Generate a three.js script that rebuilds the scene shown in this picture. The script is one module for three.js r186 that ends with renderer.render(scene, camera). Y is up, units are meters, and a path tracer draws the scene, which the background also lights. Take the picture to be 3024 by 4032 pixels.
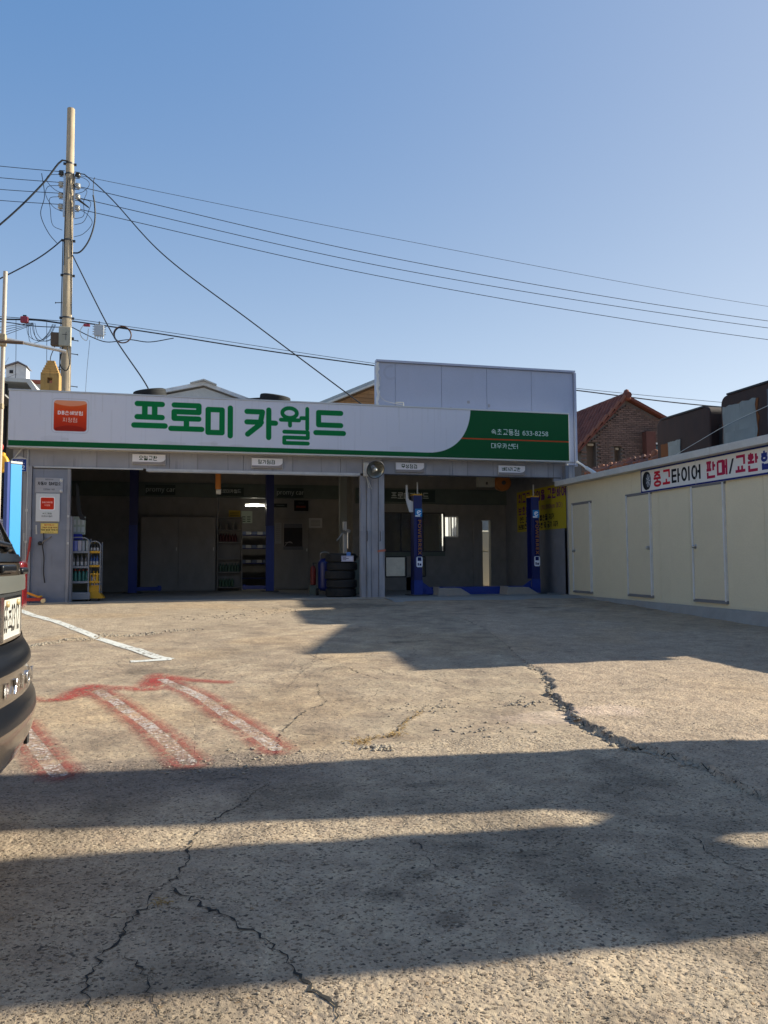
import * as THREE from 'three';
import { RoundedBoxGeometry } from 'three/addons/geometries/RoundedBoxGeometry.js';
import { mergeGeometries, mergeVertices, toCreasedNormals } from 'three/addons/utils/BufferGeometryUtils.js';
import { FontLoader } from 'three/addons/loaders/FontLoader.js';
import { TextGeometry } from 'three/addons/geometries/TextGeometry.js';

// ---------- camera, sky, sun, exposure ----------
const scene = new THREE.Scene();
const camera = new THREE.PerspectiveCamera(67.3, 0.75, 0.1, 1500);
{
  const th = 13.7 * Math.PI / 180, pi = 3.55 * Math.PI / 180, ro = 0.3 * Math.PI / 180;
  const F0 = new THREE.Vector3(Math.sin(th), 0, -Math.cos(th)), R = new THREE.Vector3(Math.cos(th), 0, Math.sin(th)), U0 = new THREE.Vector3(0, 1, 0);
  const F = F0.clone().multiplyScalar(Math.cos(pi)).addScaledVector(U0, Math.sin(pi));
  const U = U0.clone().multiplyScalar(Math.cos(pi)).addScaledVector(F0, -Math.sin(pi));
  camera.position.set(0, 1.5, 0);
  camera.up.copy(U.multiplyScalar(Math.cos(ro)).addScaledVector(R, Math.sin(ro)));
  camera.lookAt(camera.position.clone().add(F));
}
const SUN = new THREE.Vector3(1, 0.477, -0.012).normalize();
// clear winter sky: blue overhead, pale at the horizon, brighter towards the low sun
{ const W = 512, H = 256, D = new Float32Array(W * H * 4), hor = [0.96, 1.14, 1.25], zen = [0.012, 0.17, 0.48], glow = [1.7, 1.46, 1.1];
  for (let j = 0; j < H; j++) for (let i = 0; i < W; i++) { const el = ((j + 0.5) / H - 0.5) * Math.PI, az = ((i + 0.5) / W - 0.5) * 2 * Math.PI, x = Math.cos(az) * Math.cos(el), y = Math.sin(el), z = Math.sin(az) * Math.cos(el);
    const ga = Math.acos(Math.max(-1, Math.min(1, x * SUN.x + y * SUN.y + z * SUN.z))) * 180 / Math.PI, k = Math.exp(-Math.max(0, el) * 180 / Math.PI / 14), g = 0.2 * Math.tanh(Math.exp(-ga / 24) / 0.2 * 1.12), o = (j * W + i) * 4;
    for (let c = 0; c < 3; c++) D[o + c] = (zen[c] + (hor[c] - zen[c]) * k + g * glow[c]) * 0.5 * (y < -0.02 ? 0.4 : 1); D[o + 3] = 1; }
  const t = new THREE.DataTexture(D, W, H, THREE.RGBAFormat, THREE.FloatType); t.mapping = THREE.EquirectangularReflectionMapping; t.magFilter = THREE.LinearFilter; t.minFilter = THREE.LinearFilter; t.wrapS = THREE.RepeatWrapping; t.needsUpdate = true; scene.background = t; scene.environment = t; }
const sun = new THREE.DirectionalLight(0xffffff, 4.5);
sun.name = 'sun'; sun.color.setRGB(1, 0.955, 0.79);  sun.castShadow = true; sun.shadow.radius = 1.2;
sun.shadow.mapSize.set(4096, 4096);
Object.assign(sun.shadow.camera, { left: -35, right: 35, top: 35, bottom: -35, near: 1, far: 200 });
scene.add(sun); scene.add(sun.target); sun.target.position.set(3, 0, -12); sun.position.copy(SUN).multiplyScalar(80).add(sun.target.position);
const renderer = new THREE.WebGLRenderer({ antialias: true });
renderer.toneMapping = THREE.LinearToneMapping;
renderer.toneMappingExposure = 2.0;
renderer.shadowMap.enabled = true; renderer.shadowMap.type = THREE.PCFSoftShadowMap;

// ---------- helpers ----------
const V = (x, y, z) => new THREE.Vector3(x, y, z);
function rng(seed) { let s = seed | 0; return () => { s = (s + 0x6d2b79f5) | 0; let t = Math.imul(s ^ (s >>> 15), 1 | s); t = (t + Math.imul(t ^ (t >>> 7), 61 | t)) ^ t; return ((t ^ (t >>> 14)) >>> 0) / 4294967296; }; }
const taken = new Map();
function numbered(n) { const c = taken.get(n) ?? 0; taken.set(n, c + 1); return c ? n + '_' + String(c).padStart(3, '0') : n; }
const lin = (r, g, b) => new THREE.Color().setRGB(r, g, b);
function mat(c, rough = 0.7, o = {}) { const m = new THREE.MeshStandardMaterial({ roughness: rough, ...o }); m.color = Array.isArray(c) ? lin(...c) : new THREE.Color(c); return m; }
function tag(o, label, category, group, kind) { if (label) o.userData.label = label; if (category) o.userData.category = category; if (group) o.userData.group = group; if (kind) o.userData.kind = kind; return o; }
function thing(name, label, category, p = [0, 0, 0], ry = 0, group) { const g = new THREE.Group(); g.name = numbered(name); g.position.set(...p); g.rotation.y = ry; scene.add(g); return tag(g, label, category, group); }
function part(name, geo, m, parent, pos) { const o = new THREE.Mesh(Array.isArray(geo) ? merge(geo) : geo, m); o.name = parent === scene ? numbered(name) : name; o.castShadow = o.receiveShadow = true; if (pos) o.position.set(...pos); parent.add(o); return o; }
function merge(list) { return mergeGeometries(list.map((g) => { const h = g.index ? g.toNonIndexed() : g.clone(); for (const k of Object.keys(h.attributes)) if (!['position', 'normal', 'uv'].includes(k)) h.deleteAttribute(k); return h; })); }
function box(w, h, d, x = 0, y = 0, z = 0, rx = 0, ry = 0, rz = 0) { const g = new THREE.BoxGeometry(w, h, d); if (rx) g.rotateX(rx); if (ry) g.rotateY(ry); if (rz) g.rotateZ(rz); return g.translate(x, y, z); }
function rbox(w, h, d, r, x = 0, y = 0, z = 0, ry = 0) { const g = new RoundedBoxGeometry(w, h, d, 2, Math.min(r, w / 2.01, h / 2.01, d / 2.01)); if (ry) g.rotateY(ry); return g.translate(x, y, z); }
function bounds(x0, x1, y0, y1, z0, z1) { return box(Math.abs(x1 - x0), Math.abs(y1 - y0), Math.abs(z1 - z0), (x0 + x1) / 2, (y0 + y1) / 2, (z0 + z1) / 2); }
function rod(a, b, r, r2 = r, n = 10) { const A = V(...a), B = V(...b), d = B.clone().sub(A), g = new THREE.CylinderGeometry(r2, r, d.length(), n); g.applyQuaternion(new THREE.Quaternion().setFromUnitVectors(V(0, 1, 0), d.clone().normalize())); return g.translate((A.x + B.x) / 2, (A.y + B.y) / 2, (A.z + B.z) / 2); }
function tube(pts, r, seg = 24, n = 6) { return new THREE.TubeGeometry(new THREE.CatmullRomCurve3(pts.map((p) => V(...p))), seg, r, n, false); }
function lathe(pts, n = 24) { return new THREE.LatheGeometry(pts.map((p) => new THREE.Vector2(...p)), n); }
function extrude(pts, depth, bevel = 0) { const s = new THREE.Shape(pts.map((p) => new THREE.Vector2(...p))); return new THREE.ExtrudeGeometry(s, { depth, bevelEnabled: bevel > 0, bevelSize: bevel, bevelThickness: bevel, bevelSegments: 1, curveSegments: 8 }); }
// a profile in (z, y) of the world, extruded along +x from x0 by depth
function extrudeX(pts, x0, depth) { const g = extrude(pts.map(([z, y]) => [-z, y]), depth); g.rotateY(Math.PI / 2); return g.translate(x0, 0, 0); }
function uvBox(g, s = 1) { // uv in metres by dominant normal
  g = g.index ? g.toNonIndexed() : g; const p = g.attributes.position, n = g.attributes.normal, uv = new Float32Array(p.count * 2);
  for (let i = 0; i < p.count; i++) { const ax = Math.abs(n.getX(i)), ay = Math.abs(n.getY(i)), az = Math.abs(n.getZ(i));
    const [u, v] = ay > ax && ay > az ? [p.getX(i), p.getZ(i)] : ax > az ? [p.getZ(i), p.getY(i)] : [p.getX(i), p.getY(i)]; uv[2 * i] = u / s; uv[2 * i + 1] = v / s; }
  g.setAttribute('uv', new THREE.BufferAttribute(uv, 2)); return g; }
// tiling value noise
function makeNoise(seed) { const r = rng(seed), T = new Float32Array(65536); for (let i = 0; i < 65536; i++) T[i] = r();
  return (x, y, px = 256, py = px) => { const ix = Math.floor(x), iy = Math.floor(y), fx = x - ix, fy = y - iy, w = (a, n) => ((a % n) + n) % n, u = fx * fx * (3 - 2 * fx), v = fy * fy * (3 - 2 * fy);
    const at = (a, b) => T[(w(a, px) + w(b, py) * 256) & 65535]; return (at(ix, iy) * (1 - u) + at(ix + 1, iy) * u) * (1 - v) + (at(ix, iy + 1) * (1 - u) + at(ix + 1, iy + 1) * u) * v; }; }
const N1 = makeNoise(11), N2 = makeNoise(23), N3 = makeNoise(37);
function fbm(x, y, o = 4, p = 256) { let s = 0, a = 0.5, t = 0; for (let i = 0; i < o; i++) { s += a * N1(x + i * 17, y + i * 31, p); t += a; a *= 0.5; x *= 2; y *= 2; p = Math.min(256, p * 2); } return s / t; }
function dataTex(w, h, fn, srgb = true) { const d = new Uint8Array(w * h * 4); for (let y = 0; y < h; y++) for (let x = 0; x < w; x++) { const c = fn(x / w, y / h, x, y), i = (y * w + x) * 4; for (let k = 0; k < 3; k++) d[i + k] = Math.max(0, Math.min(255, (Array.isArray(c) ? c[k] : c) * 255)); d[i + 3] = 255; }
  const t = new THREE.DataTexture(d, w, h); t.wrapS = t.wrapT = THREE.RepeatWrapping; t.magFilter = THREE.LinearFilter; t.minFilter = THREE.LinearMipmapLinearFilter; t.generateMipmaps = true; if (srgb) t.colorSpace = THREE.SRGBColorSpace; t.needsUpdate = true; return t; }
function canvas(w, h, draw) { const c = document.createElement('canvas'); c.width = w; c.height = h; draw(c.getContext('2d'), w, h); return c; }
function canvasTex(c, srgb = true) { const t = new THREE.CanvasTexture(c); if (srgb) t.colorSpace = THREE.SRGBColorSpace; t.magFilter = THREE.LinearFilter; t.anisotropy = 8; return t; }

// ---------- Hangul lettering drawn with strokes ----------
const JL = 'ㄱㄲㄴㄷㄸㄹㅁㅂㅃㅅㅆㅇㅈㅉㅊㅋㅌㅍㅎ', JV = 'ㅏㅐㅑㅒㅓㅔㅕㅖㅗㅘㅙㅚㅛㅜㅝㅞㅟㅠㅡㅢㅣ', JT = ' ㄱㄲㄳㄴㄵㄶㄷㄹㄺㄻㄼㄽㄾㄿㅀㅁㅂㅄㅅㅆㅇㅈㅊㅋㅌㅍㅎ';
const CONS = { ㄱ: [[[0, 0], [1, 0], [1, 1]]], ㄴ: [[[0, 0], [0, 1], [1, 1]]], ㄷ: [[[1, 0], [0, 0], [0, 1], [1, 1]]], ㄹ: [[[0, 0], [1, 0], [1, 0.5], [0, 0.5], [0, 1], [1, 1]]], ㅁ: [[[0, 0], [1, 0], [1, 1], [0, 1], [0, 0]]],
  ㅂ: [[[0, 0], [0, 1], [1, 1], [1, 0]], [[0, 0.45], [1, 0.45]]], ㅅ: [[[0.5, 0], [0.42, 0.45], [0, 1]], [[0.48, 0.35], [1, 1]]], ㅇ: ['o', 0, 0, 1, 1], ㅈ: [[[0, 0], [1, 0]], [[0.55, 0], [0.42, 0.5], [0, 1]], [[0.48, 0.4], [1, 1]]],
  ㅊ: [[[0.35, 0], [0.65, 0]], [[0, 0.22], [1, 0.22]], [[0.52, 0.22], [0.42, 0.6], [0, 1]], [[0.48, 0.52], [1, 1]]], ㅋ: [[[0, 0], [1, 0], [1, 1]], [[0, 0.48], [1, 0.48]]], ㅌ: [[[1, 0], [0, 0], [0, 1], [1, 1]], [[0, 0.5], [1, 0.5]]],
  ㅍ: [[[0, 0], [1, 0]], [[0, 1], [1, 1]], [[0.3, 0], [0.3, 1]], [[0.7, 0], [0.7, 1]]], ㅎ: [[[0.35, 0], [0.65, 0]], [[0, 0.25], [1, 0.25]], 'o', 0.12, 0.45, 0.88, 1] };
const GV = { ㄱ: [[[0, 0], [1, 0], [0.85, 0.5], [0.05, 1]]], ㅋ: [[[0, 0], [1, 0], [0.85, 0.55], [0.05, 1]], [[0, 0.46], [0.93, 0.46]]] };
const VV = { ㅏ: [[[0.3, 0], [0.3, 1]], [[0.3, 0.47], [1, 0.47]]], ㅐ: [[[0.15, 0.03], [0.15, 0.97]], [[0.85, 0], [0.85, 1]], [[0.15, 0.47], [0.85, 0.47]]], ㅑ: [[[0.3, 0], [0.3, 1]], [[0.3, 0.34], [1, 0.34]], [[0.3, 0.6], [1, 0.6]]], ㅒ: [[[0.15, 0], [0.15, 1]], [[0.85, 0], [0.85, 1]], [[0.15, 0.36], [0.85, 0.36]], [[0.15, 0.6], [0.85, 0.6]]],
  ㅓ: [[[0.75, 0], [0.75, 1]], [[0, 0.47], [0.75, 0.47]]], ㅔ: [[[0.55, 0.03], [0.55, 0.97]], [[1, 0], [1, 1]], [[0, 0.47], [0.55, 0.47]]], ㅕ: [[[0.75, 0], [0.75, 1]], [[0, 0.34], [0.75, 0.34]], [[0, 0.6], [0.75, 0.6]]], ㅖ: [[[0.55, 0], [0.55, 1]], [[1, 0], [1, 1]], [[0, 0.34], [0.55, 0.34]], [[0, 0.6], [0.55, 0.6]]], ㅣ: [[[0.6, 0], [0.6, 1]]] };
const VH = { ㅗ: [[[0, 1], [1, 1]], [[0.5, 0], [0.5, 1]]], ㅛ: [[[0, 1], [1, 1]], [[0.32, 0], [0.32, 1]], [[0.68, 0], [0.68, 1]]], ㅜ: [[[0, 0], [1, 0]], [[0.5, 0], [0.5, 1]]], ㅠ: [[[0, 0], [1, 0]], [[0.32, 0], [0.32, 1]], [[0.68, 0], [0.68, 1]]], ㅡ: [[[0, 0.5], [1, 0.5]]] };
const SPLIT = { ㅘ: 'ㅗㅏ', ㅙ: 'ㅗㅐ', ㅚ: 'ㅗㅣ', ㅝ: 'ㅜㅓ', ㅞ: 'ㅜㅔ', ㅟ: 'ㅜㅣ', ㅢ: 'ㅡㅣ' }, DBL = { ㄲ: 'ㄱㄱ', ㄸ: 'ㄷㄷ', ㅃ: 'ㅂㅂ', ㅆ: 'ㅅㅅ', ㅉ: 'ㅈㅈ', ㄳ: 'ㄱㅅ', ㄵ: 'ㄴㅈ', ㄶ: 'ㄴㅎ', ㄺ: 'ㄹㄱ', ㄻ: 'ㄹㅁ', ㄼ: 'ㄹㅂ', ㅀ: 'ㄹㅎ', ㅄ: 'ㅂㅅ' };
function strokes(g, list, x, y, w, h) { for (let i = 0; i < list.length; i++) { const s = list[i];
  if (s === 'o') { const [a, b, c, d] = list.slice(i + 1, i + 5); g.beginPath(); g.ellipse(x + w * (a + c) / 2, y + h * (b + d) / 2, w * (c - a) / 2, h * (d - b) / 2, 0, 0, 7); g.stroke(); i += 4; continue; }
  g.beginPath(); s.forEach(([a, b], k) => (k ? g.lineTo(x + a * w, y + b * h) : g.moveTo(x + a * w, y + b * h))); g.stroke(); } }
function jamo(g, c, x, y, w, h, vert) { if (DBL[c]) { jamo(g, DBL[c][0], x, y, w * 0.45, h, vert); jamo(g, DBL[c][1], x + w * 0.55, y, w * 0.45, h, vert); return; } strokes(g, (vert && GV[c]) || CONS[c], x, y, w, h); }
// one syllable in the box x, y, w, h
function syllable(g, ch, x, y, w, h, lw) {
  const i = ch.charCodeAt(0) - 0xac00, L = JL[Math.floor(i / 588)], v = JV[Math.floor((i % 588) / 28)], t = JT[i % 28], T = t !== ' ';
  g.lineWidth = lw; x += lw / 2; y += lw / 2; w -= lw; h -= lw;
  const P = (a, b, c, d) => [x + a * w, y + b * h, (c - a) * w, (d - b) * h];
  if (VV[v]) { const cb = T ? 0.52 : 0.9; jamo(g, L, ...P(0, T ? 0.02 : 0.08, 0.54, cb), true); strokes(g, VV[v], ...P(0.66, 0, 1, T ? 0.58 : 1)); }
  else if (VH[v]) { jamo(g, L, ...P(0.1, 0, 0.9, T ? 0.3 : 0.52), false); const up = v === 'ㅗ' || v === 'ㅛ'; strokes(g, VH[v], ...(T ? P(0, up ? 0.34 : 0.44, 1, up ? 0.5 : 0.62) : P(0, up ? 0.6 : 0.7, 1, up ? 0.92 : 1))); }
  else { const [a, b] = SPLIT[v]; jamo(g, L, ...P(0.05, 0, 0.56, T ? 0.28 : 0.45), false); strokes(g, VH[a], ...P(0, T ? 0.34 : 0.55, 0.64, T ? 0.5 : 0.85)); strokes(g, VV[b], ...P(0.72, 0, 1, T ? 0.58 : 1)); }
  if (T) jamo(g, t, ...P(0.12, VH[v] ? 0.7 : 0.68, 0.95, 1), false);
}
// a line of mixed text; returns the end x. y is the top, s the size
function letters(g, text, x, y, s, o = {}) { const { lw = 0.1, gap = 0.1, wide = 0.92, cap = 'butt', color, font = 'sans-serif', bold = 'bold ' } = o; if (color) g.fillStyle = g.strokeStyle = color; g.lineCap = cap; g.lineJoin = cap === 'round' ? 'round' : 'miter';
  for (const ch of text) { const c = ch.charCodeAt(0); if (c >= 0xac00 && c <= 0xd7a3) { syllable(g, ch, x, y, s * wide, s, s * lw); x += s * (wide + gap); } else if (ch === ' ') x += s * 0.4; else { g.font = bold + s * 1.12 + 'px ' + font; g.fillText(ch, x, y + s * 0.92); x += g.measureText(ch).width + s * 0.02; } } return x; }
function width(text, s, o = {}) { const c = document.createElement('canvas'); return letters(c.getContext('2d'), text, 0, 0, s, o); }
function centred(g, text, cx, y, s, o) { letters(g, text, cx - width(text, s, o) / 2, y, s, o); }
// a flat printed sheet: w x h metres, facing +z before rotation
function sheet(name, w, h, ppm, draw, parent, pos, ry = 0, o = {}) { const c = canvas(Math.round(w * ppm), Math.round(h * ppm), (g, W, H) => draw(g, W, H)); const m = new THREE.MeshPhysicalMaterial({ map: canvasTex(c), roughness: o.rough ?? 0.6, metalness: o.metal ?? 0, specularIntensity: o.metal ? 1 : 0.35 });
  const g = new THREE.BoxGeometry(w, h, o.t ?? 0.004), uv = g.attributes.uv; for (let i = 0; i < uv.count; i++) if (i < 16 || i >= 20) uv.setXY(i, 0.01, 0.01); const s = part(name, g, m, parent, pos); s.rotation.y = ry; return s; }
// ---------- shared materials ----------
const mottle = dataTex(512, 512, (u, v) => { const n = 0.88 + 0.12 * fbm(u * 8, v * 8, 5, 8) + 0.05 * (N2(u * 128, v * 128, 128) - 0.5); return [n, n, n]; });
const streaky = dataTex(512, 512, (u, v) => { const s = fbm(u * 32, v * 3, 4, 32), n = 0.82 + 0.16 * fbm(u * 6, v * 6, 4, 8) + (s > 0.62 ? -(s - 0.62) * 0.6 : 0); return [n, n * 0.995, n * 0.985]; });
const grainBump = dataTex(512, 512, (u, v) => 0.5 + 0.5 * (fbm(u * 64, v * 64, 3, 64) - 0.5), false);
const evenTone = dataTex(256, 256, (u, v) => { const n = 0.955 + 0.03 * fbm(u * 5, v * 5, 4, 8) + 0.03 * (N2(u * 120, v * 120, 120) - 0.5); return [n, n, n]; });
function rep(t, s) { const c = t.clone(); c.repeat.set(1 / s, 1 / s); c.needsUpdate = true; return c; }
const streak2 = rep(streaky, 2.2), mottle1 = rep(mottle, 1.3), bump1 = rep(grainBump, 0.5), even1 = rep(evenTone, 1.7);
const M = {
  facade: mat([0.36, 0.37, 0.42], 0.6, { map: streak2, bumpMap: bump1, bumpScale: 0.001 }),
  facadeDark: mat([0.36, 0.37, 0.42], 0.65, { map: streak2 }),
  doorBlue: mat([0.25, 0.28, 0.36], 0.55, { map: streak2, bumpMap: bump1, bumpScale: 0.001 }),
  panel: mat([0.41, 0.45, 0.58], 0.5, { map: even1 }),
  alu: mat([0.62, 0.62, 0.62], 0.42, { metalness: 0.6, map: mottle1 }),
  white: mat([0.75, 0.75, 0.74], 0.55, { map: mottle1 }),
  offwhite: mat([0.62, 0.61, 0.57], 0.6, { map: mottle1 }),
  cream: mat([0.74, 0.66, 0.47], 0.55, { map: even1, bumpMap: bump1, bumpScale: 0.0012 }),
  creamDoor: mat([0.71, 0.63, 0.45], 0.5, { map: even1 }),
  steel: mat([0.5, 0.5, 0.5], 0.3, { metalness: 0.9 }),
  chrome: mat([0.75, 0.75, 0.76], 0.14, { metalness: 1 }),
  darkSteel: mat([0.06, 0.06, 0.065], 0.5, { metalness: 0.5 }),
  black: mat([0.018, 0.018, 0.019], 0.6),
  rubber: mat([0.022, 0.022, 0.023], 0.85, { map: mottle1 }),
  cable: mat([0.016, 0.017, 0.02], 0.6),
  wire: mat([0.03, 0.032, 0.04], 0.5),
  blue: mat([0.006, 0.016, 0.13], 0.4, { map: mottle1 }),
  blueLow: mat([0.008, 0.035, 0.26], 0.45, { map: mottle1 }),
  cyan: mat([0.02, 0.27, 0.62], 0.45),
  orange: mat([0.75, 0.28, 0.02], 0.5), amber: mat([0.62, 0.33, 0.02], 0.5), red: mat([0.42, 0.035, 0.02], 0.5),
  conc: mat([0.33, 0.31, 0.28], 0.9, { map: mottle1, bumpMap: bump1, bumpScale: 0.003 }),
  polecon: mat([0.58, 0.455, 0.31], 0.85, { map: streak2, bumpMap: bump1, bumpScale: 0.002 }),
  intWall: mat([0.27, 0.262, 0.252], 0.8, { map: mottle1 }), intDark: mat([0.12, 0.15, 0.135], 0.7, { map: mottle1 }), intCab: mat([0.27, 0.258, 0.244], 0.6, { map: mottle1 }),
  intFloor: mat([0.27, 0.258, 0.24], 0.75, { map: mottle1, bumpMap: bump1, bumpScale: 0.002 }),
  soilShade: mat([0.03, 0.027, 0.024], 1),  // crack ribbon tone, darkened for the shade of their depth
  glass: new THREE.MeshPhysicalMaterial({ color: 0xffffff, transmission: 1, roughness: 0.03, thickness: 0, ior: 1.5 }),
};

// ---------- the yard ----------
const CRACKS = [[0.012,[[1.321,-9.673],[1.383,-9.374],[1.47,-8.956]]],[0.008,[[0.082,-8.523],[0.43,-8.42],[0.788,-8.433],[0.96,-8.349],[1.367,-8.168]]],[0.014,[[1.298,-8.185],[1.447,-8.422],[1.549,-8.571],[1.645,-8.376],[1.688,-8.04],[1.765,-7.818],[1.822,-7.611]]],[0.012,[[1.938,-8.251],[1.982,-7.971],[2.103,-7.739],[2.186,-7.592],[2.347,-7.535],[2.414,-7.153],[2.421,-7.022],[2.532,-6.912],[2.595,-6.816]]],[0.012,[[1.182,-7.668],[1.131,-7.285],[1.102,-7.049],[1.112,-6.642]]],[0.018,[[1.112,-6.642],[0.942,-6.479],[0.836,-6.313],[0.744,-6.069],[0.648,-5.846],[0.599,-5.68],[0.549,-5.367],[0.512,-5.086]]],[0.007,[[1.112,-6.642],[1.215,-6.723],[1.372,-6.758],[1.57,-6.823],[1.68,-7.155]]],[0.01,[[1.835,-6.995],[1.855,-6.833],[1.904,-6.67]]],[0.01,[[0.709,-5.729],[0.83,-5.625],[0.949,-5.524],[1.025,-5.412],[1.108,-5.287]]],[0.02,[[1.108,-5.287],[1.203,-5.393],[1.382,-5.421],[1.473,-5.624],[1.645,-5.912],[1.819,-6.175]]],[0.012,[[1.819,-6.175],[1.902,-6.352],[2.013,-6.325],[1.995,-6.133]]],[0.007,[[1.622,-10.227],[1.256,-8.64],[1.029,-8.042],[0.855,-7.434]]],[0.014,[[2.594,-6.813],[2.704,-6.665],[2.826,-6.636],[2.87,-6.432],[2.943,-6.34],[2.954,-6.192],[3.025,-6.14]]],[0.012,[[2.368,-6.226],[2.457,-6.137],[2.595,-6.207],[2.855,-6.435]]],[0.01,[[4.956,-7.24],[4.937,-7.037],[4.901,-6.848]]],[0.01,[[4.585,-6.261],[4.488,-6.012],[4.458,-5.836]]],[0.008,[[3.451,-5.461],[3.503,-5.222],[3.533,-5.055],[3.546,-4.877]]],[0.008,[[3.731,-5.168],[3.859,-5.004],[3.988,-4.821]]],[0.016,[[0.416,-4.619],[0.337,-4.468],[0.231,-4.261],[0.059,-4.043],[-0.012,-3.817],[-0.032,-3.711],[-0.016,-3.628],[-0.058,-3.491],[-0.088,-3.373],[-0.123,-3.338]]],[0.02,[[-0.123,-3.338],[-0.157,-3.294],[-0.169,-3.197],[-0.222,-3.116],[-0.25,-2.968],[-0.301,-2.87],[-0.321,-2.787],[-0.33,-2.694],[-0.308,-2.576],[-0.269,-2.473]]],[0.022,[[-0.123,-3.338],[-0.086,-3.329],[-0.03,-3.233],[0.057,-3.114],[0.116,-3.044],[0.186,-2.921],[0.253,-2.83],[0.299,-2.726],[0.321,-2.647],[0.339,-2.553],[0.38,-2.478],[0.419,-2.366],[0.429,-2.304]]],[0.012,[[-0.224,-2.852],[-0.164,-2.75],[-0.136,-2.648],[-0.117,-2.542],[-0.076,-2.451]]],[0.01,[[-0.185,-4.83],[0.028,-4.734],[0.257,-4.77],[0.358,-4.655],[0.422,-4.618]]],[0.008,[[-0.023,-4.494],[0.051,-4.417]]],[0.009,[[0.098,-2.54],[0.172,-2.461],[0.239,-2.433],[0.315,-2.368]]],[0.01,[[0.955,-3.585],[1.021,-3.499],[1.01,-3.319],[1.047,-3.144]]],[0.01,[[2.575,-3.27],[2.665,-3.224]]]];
const STEP = [[4.721,-18.163],[4.567,-16.67],[4.691,-15.159],[4.609,-13.345],[4.48,-11.729],[4.015,-9.588],[3.789,-8.739],[3.634,-8.069],[3.629,-7.764],[3.337,-6.946],[3.17,-6.549],[3.074,-6.182],[2.943,-5.679],[2.89,-5.476],[2.876,-5.239],[2.881,-4.98],[2.86,-4.749],[2.976,-4.689],[3.001,-4.498],[3.045,-4.4],[3.07,-4.282],[3.066,-4.063],[3.06,-3.881],[3.039,-3.666],[3.04,-3.354],[3.071,-2.815]];
const WLINE = [[-3.434,-16.692],[-3.07,-15.761],[-2.181,-13.835],[-1.543,-12.17],[-1.211,-11.325],[-0.753,-10.375],[-0.417,-9.574],[-0.272,-9.426]];
const WBARB = [[-0.724,-9.349],[-0.272,-9.426]];
const STRIPS = [[[-1.316,-6.491],[-0.992,-5.579],[-0.791,-5.042]],[[-0.876,-7.653],[-0.646,-7.054],[-0.355,-6.223],[-0.154,-5.566],[-0.035,-5.108]],[[-0.314,-8.092],[-0.105,-7.591],[0.071,-7.147],[0.248,-6.416],[0.368,-5.973],[0.492,-5.511],[0.532,-5.308]]];
const REDS = [[[-1.466,-7.456],[-1.366,-7.379],[-1.262,-7.328],[-1.152,-7.328],[-1.087,-7.645],[-0.978,-7.952],[-0.901,-7.871],[-0.666,-7.723],[-0.495,-7.653],[-0.441,-8.054],[-0.4,-8.396],[-0.235,-8.213],[0.077,-7.966],[0.278,-7.851]],[[-1.152,-7.328],[-1.04,-7.464],[-0.965,-7.855]],[[-0.484,-7.65],[-0.385,-7.657],[-0.317,-8.162]]];
const ROUGH = [[-2.147,-10.7],[-2.103,-11.034],[-1.92,-11.235],[-1.724,-11.576],[-1.409,-11.503],[-1.306,-12.04],[-1.031,-11.831],[-0.782,-11.919],[-0.534,-12.165],[0.114,-12.5]];

function segDist(px, pz, line) { // signed distance: positive to the right of the line's direction of travel
  let best = 1e9, sgn = 1, at = 0;
  for (let i = 0; i + 1 < line.length; i++) { const [ax, az] = line[i], [bx, bz] = line[i + 1], dx = bx - ax, dz = bz - az, l2 = dx * dx + dz * dz; let t = ((px - ax) * dx + (pz - az) * dz) / l2; t = Math.max(0, Math.min(1, t));
    const ex = px - ax - t * dx, ez = pz - az - t * dz, d = ex * ex + ez * ez; if (d < best) { best = d; sgn = dx * ez - dz * ex; at = i + t; } }
  return [Math.sqrt(best) * (sgn < 0 ? 1 : -1), at]; }
const ss = (a, b, x) => { const t = Math.max(0, Math.min(1, (x - a) / (b - a))); return t * t * (3 - 2 * t); };
function baseH(z) { return z < -17.9 ? 0.58 : z > 6 ? -0.0876 : 0.08 + 0.5 * (-z / 17.9); }
function groundH(x, z) {
  let y = baseH(z) + 0.022 * (fbm(x * 0.45 + 40, z * 0.45 + 90, 3) - 0.5) + 0.012 * (N2(x * 3.1 + 50, z * 3.1 + 50) - 0.5) * ss(-19, -16, z);
  if (x > 0.5 && x < 12 && z > -18.5 && z < 1) { const [d0, at] = segDist(x, z, STEP), d = d0 + 0.14 * (fbm(x * 5 + 7, z * 5 + 3, 3) - 0.5) + 0.09 * (fbm(x * 22 + 7, z * 22 + 3, 2) - 0.5);
    const amp = 0.006 + 0.026 * ss(5, 13, at) * (1 - 0.5 * ss(16, 20, at)) ; y += amp * ss(-0.006, 0.012, d) * (1 - 0.85 * ss(0.8, 3.2, d)) - 0.012 * ss(-0.12, -0.01, d) * ss(0.02, 0, d) * ss(4, 9, at); }
  if (z > -9 && z < 0) { y += 0.006 * (N3(x * 14 + 30, z * 14 + 60) - 0.5); }
  return y; }
function graded(list) { const o = []; for (const [a, b, s] of list) { const n = Math.round((b - a) / s); for (let i = 0; i < n; i++) o.push(a + (b - a) * i / n); } o.push(list[list.length - 1][1]); return o; }
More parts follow.
